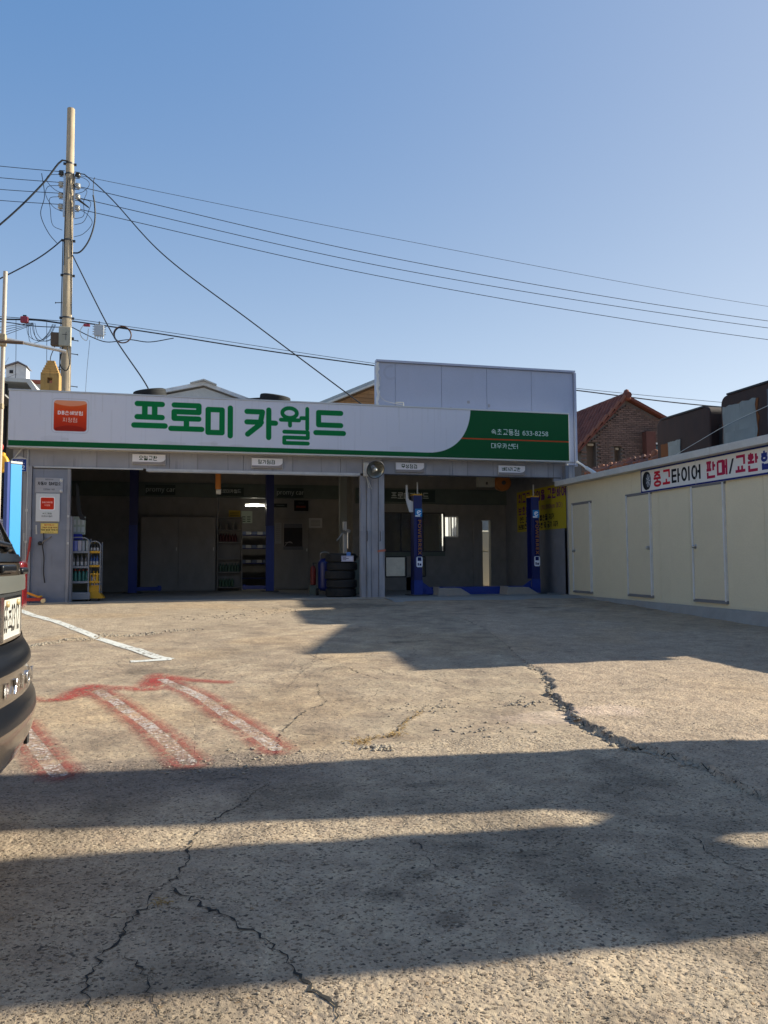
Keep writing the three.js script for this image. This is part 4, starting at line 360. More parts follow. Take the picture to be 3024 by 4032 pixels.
// tyres
function tyreGeo(R, W) { const pr = [], n = 14, r = R * 0.62; pr.push([r, -W * 0.36]); pr.push([R * 0.72, -W * 0.47]); pr.push([R * 0.86, -W * 0.5]); pr.push([R * 0.95, -W * 0.44]); pr.push([R * 0.985, -W * 0.36]); for (let i = 0; i < 4; i++) { const a = -W * 0.33 + i * W * 0.17; pr.push([R, a], [R, a + W * 0.12], [R * 0.972, a + W * 0.125], [R * 0.972, a + W * 0.165]); } pr.push([R * 0.985, W * 0.37], [R * 0.95, W * 0.44], [R * 0.86, W * 0.5], [R * 0.72, W * 0.47], [r, W * 0.36], [r * 1.03, 0], [r, -W * 0.36]); return toCreasedNormals(lathe(pr, 40), 0.6); }
const tyreG = tyreGeo(0.38, 0.21); { const names = ['bottom', 'second', 'middle', 'fourth', 'top']; for (let i = 0; i < 5; i++) { const o = part('car_tyre', tyreG, M.rubber, scene, [3.46 + [0, 0.02, -0.02, 0.03, 0.0][i], FL + 0.107 + i * 0.212, -18.72]); o.rotation.y = i; tag(o, `black car tyre, ${names[i]} of the stack inside the left bay`, 'tyre', 'tyres stacked inside the left bay'); } }
{ const p = thing('price_card', 'white card fixed to the stacked tyres with blue tape', 'card', [3.55, 1.53, -18.32]); sheet('card', 0.3, 0.14, 260, (g, w, h) => { g.fillStyle = '#cfccd8'; g.fillRect(0, 0, w, h); g.strokeStyle = '#554a78'; g.lineWidth = 2; g.strokeRect(3, 3, w - 6, h - 6); g.fillStyle = '#3a3050'; for (let i = 0; i < 3; i++) g.fillRect(w * 0.1, h * (0.2 + i * 0.22), w * (0.3 + 0.2 * (i % 2)), h * 0.1); }, p); part('tape', box(0.1, 0.1, 0.006, 0.03, 0.11, -0.01), mat([0.08, 0.2, 0.5], 0.4), p); }
const roofT = [[-1.12, 5.48, -19.0, 0.16, 'dark tyre lying on the roof edge beside the white gable, under the slanting cable'], [1.4, 5.48, -19.5, 0.1, 'dark tyre half hidden on the roof edge right of the white gable'], [1.86, 5.48, -19.0, -0.12, 'dark tyre tilted on the roof edge above the middle of the sign lettering']]; for (const [x, y, z, a, l] of roofT) { const o = part('car_tyre', tyreG, M.rubber, scene, [x, y, z]); o.rotation.set(0.12, 0, a); tag(o, l, 'tyre', 'tyres on the garage roof'); }
// tyre changer, air tank, extinguisher
{ const t = thing('tyre_changer', 'tyre changing machine with an upright silver post behind the stacked tyres', 'tyre changer', [3.85, FL, -20]); part('cabinet', rbox(0.7, 0.9, 0.6, 0.03, 0, 0.45, 0), M.intDark, t); part('turntable', lathe([[0, 0.06], [0.3, 0.06], [0.3, 0], [0.2, -0.04]]).translate(0, 0.96, 0), M.darkSteel, t); part('post', rbox(0.1, 1.15, 0.12, 0.01, 0, 1.35, -0.25), M.alu, t); part('arm', [box(0.12, 0.07, 0.5, 0, 1.65, 0), rod([0, 1.2, 0.2], [0, 1.7, 0.2], 0.03), tube([[0, 1.6, 0.1], [-0.1, 1.62, 0.1], [-0.2, 1.5, 0.1], [-0.28, 1.4, 0.1]], 0.02)], M.steel, t); }
{ const t = thing('air_tank', 'dark blue air tank on small wheels between the door and stacked tyres', 'compressor', [3.2, FL, -19.6]); part('tank', lathe([[0, 0], [0.12, 0.02], [0.17, 0.1], [0.17, 0.72], [0.12, 0.82], [0, 0.85]]).translate(0, 0.1, 0), M.blue, t); part('handle', tube([[-0.1, 0.9, 0], [-0.1, 1.08, 0.05], [0.1, 1.08, 0.05], [0.1, 0.9, 0]], 0.013, 20), M.steel, t); for (const s of [-1, 1]) part('wheel', rod([s * 0.16, 0.09, 0], [s * 0.22, 0.09, 0], 0.09, 0.09, 16), M.rubber, t); part('hose', tube([[0.1, 0.95, 0.05], [0.22, 0.6, 0.12], [0.05, 0.35, 0.2], [0.2, 0.15, 0.18]], 0.012, 24), mat([0.5, 0.5, 0.52], 0.4), t); }
{ const t = thing('fire_extinguisher', 'red fire extinguisher standing beside the air tank', 'extinguisher', [2.98, FL, -20.1]); part('cylinder', lathe([[0, 0], [0.07, 0], [0.075, 0.02], [0.075, 0.4], [0.05, 0.47], [0.02, 0.5]]).translate(0, 0.25, 0), mat([0.16, 0.012, 0.01], 0.5), t); part('valve', [box(0.03, 0.08, 0.03, 0, 0.78, 0), box(0.12, 0.02, 0.02, 0.03, 0.82, 0)], M.darkSteel, t); part('stand', box(0.2, 0.24, 0.18, 0, 0.12, 0), M.intDark, t); }
// bottle racks by the left jamb
const bottleKinds = {};
function bottle(kind, h, r, m, capM, labM) { const key = kind; if (!bottleKinds[key]) bottleKinds[key] = [lathe([[0, 0], [r * 0.95, 0], [r, h * 0.03], [r, h * 0.62], [r * 0.8, h * 0.74], [r * 0.38, h * 0.84], [r * 0.38, h * 0.9], [0, h * 0.9]], 14), lathe([[0, h * 0.1], [r * 0.45, h * 0.1], [r * 0.45, 0], [0, 0]], 12), new THREE.CylinderGeometry(r * 1.02, r * 1.02, h * 0.32, 14, 1, true, -1.1, 2.2)]; return bottleKinds[key]; }
{ const rk = (name, label, x, z, w, h, m, shelfM, ys, backH) => { const s = thing(name, label, 'rack', [x, FL, z]); part('frame', [tube([[-w / 2, 0.08, 0.18], [-w / 2, h - 0.08, 0.18], [-w / 2 + 0.04, h, 0.18], [w / 2 - 0.06, h, 0.18], [w / 2, h - 0.07, 0.18], [w / 2, h - 0.2, 0.18], [w / 2, 0.08, 0.18]], 0.016, 60, 6), rod([-w / 2, 0.08, -0.15], [-w / 2, backH, -0.15], 0.016), rod([w / 2, 0.08, -0.15], [w / 2, h, -0.15], 0.016)], m, s); for (const y of ys) part('shelf', [box(w - 0.02, 0.015, 0.34, 0, y, 0), box(w - 0.02, 0.05, 0.012, 0, y + 0.01, 0.185)], shelfM, s); return s; };
  const grey = mat([0.2, 0.22, 0.26], 0.5), w1 = 0.4, w2 = 0.24, r1 = rk('bottle_rack', 'pale grey wheeled rack of car care bottles at the left jamb', -2.57, -18.72, w1, 1.42, grey, grey, [0.42, 0.76, 1.1], 1.9); part('base', rbox(w1 + 0.06, 0.16, 0.42, 0.01, 0.01, 0.12, 0.01), grey, r1); for (const s of [-1, 1]) part('castor', rod([s * 0.17, 0.03, 0.12], [s * 0.17, 0.03, 0.15], 0.03, 0.03, 12), M.black, r1); part('sample_board', [rbox(w1 - 0.13, 0.42, 0.02, 0.01, -0.06, 1.72, -0.14)], mat([0.35, 0.42, 0.38], 0.5), r1); part('back_plate', box(w1, 1.3, 0.01, 0, 0.75, -0.16), M.intDark, r1);
  for (let i = 0; i < 6; i++) part('sample_card', box(0.055, 0.12, 0.006, -0.15 + (i % 3) * 0.085, 1.8 - Math.floor(i / 3) * 0.17, -0.126), mat([0.5, 0.55, 0.57], 0.5), r1);
  const yel = mat([0.5, 0.27, 0.01], 0.5), r2 = rk('bottle_rack', 'narrow grey rack with yellow shelf fronts beside the wheeled rack', -2.25, -18.78, w2, 1.34, grey, yel, [0.42, 0.78, 1.1], 1.3); part('base', [box(w2, 0.12, 0.36, 0, 0.28, 0), extrude([[-0.12, 0], [0.22, 0], [0.08, 0.16], [-0.12, 0.2]], 0.3, 0.004).translate(0, 0.06, -0.1)], yel, r2); for (const s of [-1, 1]) part('castor', rod([s * 0.1, 0.03, 0.12], [s * 0.1, 0.03, 0.15], 0.03, 0.03, 12), M.black, r2);
  const row = (kind, lab, grp, n, x0, dx, y, z, h, r, body, cap, lbl) => { const [gb, gc, gl] = bottle(kind + h, h, r); for (let i = 0; i < n; i++) { const t = thing('oil_bottle', lab, 'bottle', [x0 + i * dx, FL + y, z + ((i * 7) % 3) * 0.012], (i % 3 - 1) * 0.15, grp); part('body', gb, body, t); part('cap', gc, cap, t, [0, h * 0.9, 0]); if (lbl) part('paper_label', gl, lbl, t, [0, h * 0.3, 0]); } };
  const wl = mat([0.34, 0.36, 0.39], 0.6), clear = mat([0.1, 0.1, 0.11], 0.2), green = mat([0.02, 0.13, 0.12], 0.4), redc = mat([0.35, 0.02, 0.02], 0.4), blu = mat([0.02, 0.06, 0.2], 0.35), yb = mat([0.55, 0.33, 0.01], 0.4);
  row('a', 'clear bottle with a white label on the middle shelf of the wheeled rack', 'white label bottles', 4, -2.7, 0.088, 0.768, -18.62, 0.27, 0.034, clear, clear, wl); row('b', 'green bottle with a red cap on the lower shelf of the wheeled rack', 'red capped bottles', 5, -2.735, 0.082, 0.428, -18.62, 0.29, 0.036, green, redc, null); row('c', 'blue bottle on the middle shelf of the yellow fronted rack', 'blue bottles', 3, -2.33, 0.066, 0.788, -18.66, 0.24, 0.03, blu, blu, wl); row('d', 'yellow bottle on the lower shelf of the yellow fronted rack', 'yellow bottles', 2, -2.27, 0.075, 0.428, -18.66, 0.25, 0.034, yb, yb, null); row('e', 'dark bottle on the top shelf of the yellow fronted rack', 'dark bottles', 3, -2.33, 0.07, 1.108, -18.66, 0.22, 0.028, M.black, mat([0.3, 0.25, 0.05], 0.4), wl);
  [['#2a3ba8', 0.07], ['#6c78b8', 0.07], ['#b0acb4', 0.075], ['#8c94a0', 0.055], ['#9aa4aa', 0.055]].forEach(([c, w], i) => { const o = part('carton', rbox(w, 0.26, 0.06, 0.003), mat(c, 0.5), scene, [-2.73 + i * 0.08, FL + 1.1 + 0.138, -18.6]); tag(o, ['deep blue carton at the wall end of the rack top', 'lilac blue carton beside the deep blue one on the rack top', 'pale pinkish carton in the middle of the rack top', 'grey blue slim carton second from the rack end', 'grey slim carton at the open end of the rack top'][i], 'carton'); });
  tag(part('carton_display', extrude([[-0.11, 0], [0.11, 0], [0.09, 0.12], [-0.09, 0.12]], 0.02, 0.004), mat([0.01, 0.02, 0.3], 0.4), scene, [-2.64, FL + 1.4, -18.72]), 'bright blue folded display card behind the cartons', 'card');
  const tr = thing('can_tray', 'yellow edged tray of slim cans at the foot of the yellow rack', 'tray', [-2.24, FL + 0.34, -18.64]); part('tray', [box(0.2, 0.012, 0.1, 0, 0.006, 0), box(0.2, 0.03, 0.008, 0, 0.27, 0.05), box(0.012, 0.27, 0.012, -0.094, 0.14, 0.05), box(0.012, 0.27, 0.012, 0, 0.14, 0.05)], yel, tr); for (let i = 0; i < 3; i++) part('slim_can', rod([-0.06 + i * 0.055, 0.013, 0], [-0.06 + i * 0.055, 0.21, 0], 0.02), mat([0.3, 0.3, 0.4], 0.4), tr); }
// banner on the right wall, reel and box on the ceiling
{ const b = thing('yellow_banner', 'yellow banner with purple and black lettering on the right inner wall', 'banner', [9.19, 2.87, -19.55]); sheet('cloth', 3.1, 1.17, 300, (g, w, h) => { g.fillStyle = '#a8992c'; g.fillRect(0, 0, w, h); letters(g, '최고급 오일을 교환하여', w * 0.03, h * 0.05, h * 0.25, { color: '#55246a', lw: 0.16, gap: 0.04 }); letters(g, '보호합시다', w * 0.03, h * 0.37, h * 0.23, { color: '#5a2a62', lw: 0.15, gap: 0.04 }); letters(g, '(10,000km 마다)', w * 0.52, h * 0.4, h * 0.13, { color: '#6a3a58', lw: 0.13 }); letters(g, '엔진 출력 향상 · 불순물 제거', w * 0.06, h * 0.63, h * 0.15, { color: '#16161a', lw: 0.15, gap: 0.03 }); letters(g, '브레이크 파이프 내 수분 및 공기 제거', w * 0.03, h * 0.81, h * 0.145, { color: '#16161a', lw: 0.15, gap: 0.0, wide: 0.84 }); }, b, [0, 0, 0], -Math.PI / 2, { rough: 0.6 }); }
{ const t = thing('hose_reel', 'orange round hose reel under the ceiling of the right bay', 'hose reel', [8.28, 3.62, -20]); part('drum', [lathe([[0, -0.1], [0.2, -0.1], [0.23, -0.08], [0.23, 0.08], [0.2, 0.1], [0, 0.1]]).rotateX(Math.PI / 2)], mat([0.35, 0.12, 0.02], 0.5), t); part('hub', lathe([[0, 0.12], [0.06, 0.12], [0.06, 0.1]]).rotateX(Math.PI / 2), M.darkSteel, t); part('bracket', box(0.06, 0.5, 0.06, 0, 0.4, -0.12), M.darkSteel, t); const u = thing('control_box', 'pale square control box beside the orange hose reel', 'box', [7.8, 3.68, -20.05]); part('case', rbox(0.5, 0.36, 0.18, 0.02), mat([0.36, 0.36, 0.32], 0.5), u); part('latch', box(0.05, 0.07, 0.02, 0, -0.08, 0.1), M.darkSteel, u); part('hanger', box(0.06, 0.5, 0.05, 0, 0.4, 0), M.darkSteel, u); }
{ const t = thing('pendant_reel', 'orange cable reel hanging under the lintel of the left bay', 'cable reel', [0.5, 3.45, -19.2]); part('housing', rbox(0.13, 0.42, 0.1, 0.02, 0, 0, 0), mat([0.4, 0.14, 0.02], 0.5), t); part('plug', rbox(0.12, 0.12, 0.09, 0.015, 0.01, -0.27, 0), M.offwhite, t); part('cord', tube([[0, -0.3, 0], [0.01, -0.7, 0], [-0.03, -1.0, 0], [0.0, -1.3, 0]], 0.01, 20), M.cable, t); part('hanger', box(0.04, 0.7, 0.04, 0, 0.5, 0), M.darkSteel, t); }
{ const t = part('steel_post', uvBox(box(0.2, 3.7, 0.2)), mat([0.16, 0.17, 0.16], 0.6), scene, [3.98, 2.45, -21.2]); tag(t, 'dull grey square post behind the tyre changer', 'post'); }
// things seen through the back openings
{ const f = thing('refrigerator', 'cream upright refrigerator seen through the narrow back doorway', 'refrigerator', [9.3, 0.58, -24.4], -0.05); part('cabinet', rbox(0.66, 1.85, 0.6, 0.03, 0, 0.95, -0.03), mat([0.66, 0.62, 0.5], 0.4), f); part('freezer_door', rbox(0.66, 0.66, 0.06, 0.02, 0, 1.52, 0.3), mat([0.7, 0.66, 0.54], 0.35), f); part('fridge_door', rbox(0.66, 1.12, 0.06, 0.02, 0, 0.6, 0.3), mat([0.7, 0.66, 0.54], 0.35), f); part('handle', [box(0.03, 0.3, 0.03, -0.28, 1.45, 0.35), box(0.03, 0.3, 0.03, -0.28, 0.9, 0.35)], M.alu, f); }
{ const w = thing('added_white_screen', 'white ribbed screen added behind the garage to brighten the small side window', 'screen', [8.15, 0.55, -24.5], 0.6); part('frame', [box(1.3, 0.05, 0.05, 0, 0.05, 0), box(1.3, 0.05, 0.05, 0, 2.7, 0)], M.alu, w); for (let i = 0; i < 9; i++) part('rib', box(0.13, 2.6, 0.03, -0.58 + i * 0.145, 1.37, (i % 2) * 0.03), M.white, w); }  // added outside, turned to the sun so the small window reads bright
{ const w = thing('boundary_wall', 'pale plastered wall behind the garage seen through its windows', 'wall', [7.5, 0.5, -31]); part('wall', uvBox(box(14, 2.9, 0.2, 0, 1.45, 0)), mat([0.8, 0.77, 0.66], 0.7, { map: mottle1 }), w); part('coping', box(14.1, 0.08, 0.3, 0, 2.94, 0), M.conc, w); }
// ---------- cream storage shed on the right ----------
{ const s = thing('storage_shed', 'long low cream panelled storage shed with three doors and a flat white roof', 'shed', [0, 0, 0]);
  const zs = []; for (let z = -17.95; z < -8.4; z += 1.0) zs.push(z); zs.push(-8.35); for (let i = 0; i + 1 < zs.length; i++) part('wall_panel', uvBox(bounds(9.2, 9.27, 0.6, 3.36, zs[i] + 0.003, zs[i + 1] - 0.003)), M.cream, s);
  part('wall_panel', uvBox(bounds(9.28, 11.7, 0.6, 3.36, -8.43, -8.36)), M.cream, s); part('wall_panel', uvBox(bounds(9.28, 11.7, 0.6, 3.36, -17.95, -17.88)), M.cream, s); part('wall_panel', uvBox(bounds(11.63, 11.7, 0.6, 3.36, -17.87, -8.44)), M.cream, s);
  const rz = [-18.2, -15.67, -12.0, -8.15]; for (let i = 0; i < 3; i++) part('roof_panel', uvBox(rbox(2.95, 0.135, rz[i + 1] - rz[i] - 0.008, 0.008).translate(10.45, 3.43, (rz[i] + rz[i + 1]) / 2)), M.offwhite, s);
  part('corner_trim', [bounds(9.185, 9.2, 0.6, 3.34, -17.96, -17.9)].map((b) => uvBox(b)), M.alu, s); part('base_rail', uvBox(bounds(9.185, 9.2, 0.595, 0.64, -17.88, -8.35)), M.creamDoor, s);
  // footing, uneven mortar
  { const g = new THREE.BoxGeometry(0.34, 0.42, 9.7, 6, 4, 160).translate(9.2, 0.39, -13.1), p = g.attributes.position; for (let i = 0; i < p.count; i++) { const y = p.getY(i), z = p.getZ(i), x = p.getX(i); if (x < 9.19) { const t = (0.6 - y) / 0.42; p.setX(i, x + 0.10 - t * 0.22 * (0.4 + fbm(z * 1.3, 4, 3)) - 0.03 * fbm(z * 6, y * 6, 2)); } } g.computeVertexNormals(); part('footing', uvBox(g), M.conc, s); }
  const door = (z0, z1, y0, y1, hingeFar, label) => { const w = z1 - z0, d = part('door', uvBox(bounds(9.168, 9.19, y0 + 0.02, y1 - 0.03, z0 + 0.04, z1 - 0.04)), M.creamDoor, s); if (label) d.userData.label = label; const f = 0.04;
    part('frame', [bounds(9.15, 9.2, y0, y1, z0, z0 + f - 0.002), bounds(9.15, 9.2, y0, y1, z1 - f + 0.002, z1)].map((b) => uvBox(b)), M.white, d); part('head_rail', [bounds(9.16, 9.2, y1 - 0.03, y1 + 0.03, z0 - 0.02, z1 + 0.02)].map((b) => uvBox(b)), mat([0.2, 0.2, 0.21], 0.5, { map: mottle1 }), d); part('sill_rail', [bounds(9.155, 9.2, y0 - 0.04, y0 + 0.015, z0 - 0.005, z1 + 0.005)].map((b) => uvBox(b)), mat([0.22, 0.22, 0.23], 0.5, { map: mottle1 }), d);
    const kz = hingeFar ? z1 - 0.09 : z0 + 0.09, ky = y0 + 1.0; part('knob', lathe([[0, 0.085], [0.026, 0.08], [0.036, 0.058], [0.028, 0.032], [0.015, 0.022], [0.015, 0.012], [0.045, 0.01], [0.045, 0]]).rotateZ(Math.PI / 2), M.steel, d, [9.178, ky, kz]); const hz = hingeFar ? z0 + 0.02 : z1 - 0.02; for (const y of [y0 + 0.4, y1 - 0.45]) part('hinge', rod([9.16, y, hz], [9.16, y + 0.13, hz], 0.014), M.alu, d); };
  door(-17.64, -16.72, 0.7, 2.86, false); door(-15.13, -14.2, 0.72, 2.87, true); door(-12.84, -11.9, 0.72, 2.86, false); }
{ const l = thing('door_label', 'small white label with black lettering on the first shed door', 'label', [9.172, 2.71, -17.23]); sheet('label', 0.3, 0.13, 400, (g, w, h) => { g.fillStyle = '#d6d4cc'; g.fillRect(0, 0, w, h); centred(g, '통제구역', w / 2, h * 0.22, h * 0.54, { color: '#1c1c20', lw: 0.14, gap: 0.02, wide: 0.8 }); }, l, [0, 0, 0], -Math.PI / 2); }
{ const L = 5.7, H = 0.49, b = thing('tyre_sign', 'long white sign with a blue border and red, black and blue lettering on the shed', 'sign', [9.155, 3.12, -14.5 + L / 2]); part('backing', box(0.025, H + 0.01, L + 0.01, 0.01, 0, 0), M.offwhite, b);
  sheet('sign_face', L, H, 300, (g, w, h) => { g.fillStyle = '#1c2a6e'; g.fillRect(0, 0, w, h); g.fillStyle = '#dedcd8'; g.beginPath(); g.roundRect(9, 10, w - 18, h - 20, 12); g.fill();
    // printed tyre
    g.fillStyle = '#17181c'; g.beginPath(); g.ellipse(62, h / 2, 42, 58, 0, 0, 7); g.fill(); g.fillStyle = '#22242a'; g.beginPath(); g.ellipse(76, h / 2, 36, 56, 0, 0, 7); g.fill(); g.fillStyle = '#5a606c'; g.beginPath(); g.ellipse(82, h / 2, 25, 42, 0, 0, 7); g.fill(); g.strokeStyle = '#c4c8d0'; g.lineWidth = 5; for (let i = 0; i < 7; i++) { g.beginPath(); g.moveTo(82, h / 2); g.lineTo(82 + 23 * Math.cos(i * 0.9), h / 2 + 40 * Math.sin(i * 0.9)); g.stroke(); } g.fillStyle = '#8a909c'; g.beginPath(); g.ellipse(82, h / 2, 6, 9, 0, 0, 7); g.fill();
    let x = 135; const s = h * 0.66, y = h * 0.17, o = { lw: 0.15, gap: 0.05 }; x = letters(g, '중고', x, y, s, { ...o, color: '#c01c30' }); x = letters(g, '타이어', x + 4, y, s, { ...o, color: '#17181c' }); x = letters(g, '판매', x + 34, y, s, { ...o, color: '#a81c44' }); x = letters(g, '/', x, y, s, { ...o, color: '#2a2a34' }); x = letters(g, '교환', x, y, s, { ...o, color: '#a81c44' }); x = letters(g, '합니다', x + 4, y, s, { ...o, color: '#23307e' }); }, b, [-0.006, 0, 0], -Math.PI / 2, { rough: 0.4 }); for (const z of [-1.0, 0.95]) part('joint', box(0.004, H - 0.02, 0.006, -0.0095, 0, z), M.alu, b); }
{ const p = thing('white_pipe', 'white pipe with a sleeve running down onto the shed roof', 'pipe', [0, 0, 0]); part('pipe', tube([[9.6, 4.02, -18.15], [9.6, 3.92, -17.9], [9.6, 3.78, -17.62], [9.6, 3.56, -17.1]], 0.028, 20, 8), M.white, p); part('sleeve', rod([9.6, 3.8, -17.66], [9.6, 3.58, -17.14], 0.045), M.white, p); }
// rusted vehicle bodies behind the shed
{ const rust = (seed) => dataTex(512, 256, (u, v) => { const n = fbm(u * 8 + seed, v * 6, 5, 64), k = fbm(u * 40 + seed, v * 4, 3, 64); const a = 0.8 + 0.4 * n; return [0.2 * a + 0.05 * k, 0.14 * a + 0.02 * k, 0.125 * a]; });
  const mk = (name, label, z0, z1, top, seed, r) => { const t = thing(name, label, 'vehicle body', [0, 0, 0], 0, 'rusted bodies behind the shed'); const sh = new THREE.Shape(); const x0 = 12, x1 = 14.2; sh.moveTo(-z0, 0.5); sh.lineTo(-z1, 0.5); sh.lineTo(-z1, top - r); sh.quadraticCurveTo(-z1, top, -z1 + r, top); sh.lineTo(-z0 - r, top); sh.quadraticCurveTo(-z0, top, -z0, top - r); sh.lineTo(-z0, 0.5); const g = new THREE.ExtrudeGeometry(sh, { depth: x1 - x0, bevelEnabled: true, bevelSize: 0.04, bevelThickness: 0.04, bevelSegments: 2, curveSegments: 8 }); g.rotateY(Math.PI / 2).translate(x0, 0, 0); part('shell', uvBox(g, 2), mat([1, 1, 1], 0.75, { map: rust(seed), bumpMap: bump1, bumpScale: 0.003 }), t); part('roof_rim', [bounds(x0 - 0.06, x1, top + 0.03, top + 0.07, z0 + r, z1 - r)], mat([0.015, 0.017, 0.02], 0.5), t); return t; };
  const pale = mat([0.3, 0.33, 0.32], 0.6, { map: streak2 }), edge = mat([0.2, 0.07, 0.02], 0.9, { map: mottle1 });
  const patch = (t, pts, m, x) => part('paint_patch', extrudeX(pts, x, 0.02), m, t); const jag = (z0, z1, y0, y1, seed, a = 0.05) => { const r = rng(seed), o = []; for (let i = 0; i <= 10; i++) o.push([z0 + (z1 - z0) * i / 10, y1 + (r() - 0.5) * a * 0.6]); for (let i = 1; i <= 10; i++) o.push([z1 + (r() - 0.5) * a, y1 + (y0 - y1) * i / 10]); for (let i = 1; i <= 10; i++) o.push([z1 + (z0 - z1) * i / 10, y0]); for (let i = 1; i < 10; i++) o.push([z0 + (r() - 0.5) * a * 0.3, y0 + (y1 - y0) * i / 10]); return o; };
  const a = mk('rusted_vehicle_body', 'low rusted brown vehicle body with a small pale patch behind the shed', -18.1, -15.98, 5.13, 3, 0.16); patch(a, jag(-17.95, -17.15, 3.6, 4.5, 5), edge, 11.945); patch(a, jag(-17.62, -17.1, 3.6, 4.52, 6, 0.03), pale, 11.935);
  const b = mk('rusted_vehicle_body', 'taller rusted brown vehicle body with a big grey patch behind the shed', -15.5, -12.8, 5.25, 9, 0.2); patch(b, jag(-15.46, -14.28, 3.6, 5.02, 15, 0.1), edge, 11.945); patch(b, jag(-15.44, -14.34, 3.6, 5.02, 16, 0.08), pale, 11.935); patch(b, jag(-14.0, -12.9, 3.6, 5.15, 19, 0.05), mat([0.1, 0.13, 0.16], 0.6), 11.94);
  const c = thing('gap_shade_panel', 'black sheet standing for the shade in the gap between the two rusted bodies', 'panel', [0, 0, 0]); part('panel', bounds(12.2, 12.25, 0.5, 4.7, -15.96, -15.52), M.black, c);  // black sheet in place of the shade inside the gap
  tag(part('sagging_rope', tube([[11.7, 4.02, -17.3], [11.8, 4.32, -16.2], [11.85, 4.56, -15.2], [11.85, 4.76, -13.8], [11.85, 4.9, -12.9]], 0.008, 30, 5), M.offwhite, scene), 'thin pale rope sloping across the rusted bodies', 'rope'); }
// lean-to, low wall, slotted sheet: added out of view, shaped for the yard shadows
{ const t = thing('added_lean_to', 'plain lean-to added behind the shed, its roof sloped for the shadow on the yard', 'lean-to', [0, 0, 0]); part('walls', uvBox(extrudeX([[-12.75, 0.4], [-9.75, 0.4], [-9.75, 5.3], [-12.75, 4.85]], 12, 2)), M.cream, t); part('roof', uvBox(extrudeX([[-12.78, 4.86], [-9.65, 5.32], [-9.65, 5.4], [-12.78, 4.94]], 11.85, 2.3)), M.offwhite, t);
  const w = thing('added_yard_wall', 'low rendered wall added past the end of the shed to cast a shadow', 'wall', [0, 0, 0]); part('wall', uvBox(extrudeX([[-8.33, 0.1], [-3.2, 0.0], [-3.2, 1.15], [-6.2, 1.5], [-7.1, 1.66], [-8.33, 1.72]], 8.75, 0.2)), M.conc, w);
  const h = thing('added_shadow_sheet', 'tall slotted grey sheet added out of view, cut to cast the foreground shadow bands', 'hoarding', [0, 0, 0]);
  const sh = new THREE.Shape(); const pts = [[-4.35, 0], [-5.25, 4.3], [-4.34, 4.3], [-4.25, 4.0], [-3.86, 2.66], [-3.82, 2.6], [-3.72, 2.54], [-3.62, 2.6], [-3.91, 3.94], [-3.95, 4.15], [-2.74, 4.15], [-2.68, 3.77], [-2.5, 2.52], [-2.15, 0]]; pts.forEach(([z, y], i) => (i ? sh.lineTo(-z, y) : sh.moveTo(-z, y))); const hole = new THREE.Path(); [[-3.33, 2.24], [-3.36, 2.32], [-3.3, 2.38], [-3.2, 2.34], [-3.1, 1.9], [-3.14, 1.84], [-3.22, 1.86]].forEach(([z, y], i) => (i ? hole.lineTo(-z, y) : hole.moveTo(-z, y))); sh.holes.push(hole); const g = new THREE.ExtrudeGeometry(sh, { depth: 0.06, bevelEnabled: false }); g.rotateY(Math.PI / 2).translate(7, 0, 0); part('sheet', uvBox(g), M.alu, h); part('prop', [rod([7.03, 3, -4.8], [8.3, 0.1, -4.5], 0.03), rod([7.03, 3, -3.0], [8.3, 0.1, -3.0], 0.03)], M.darkSteel, h); }
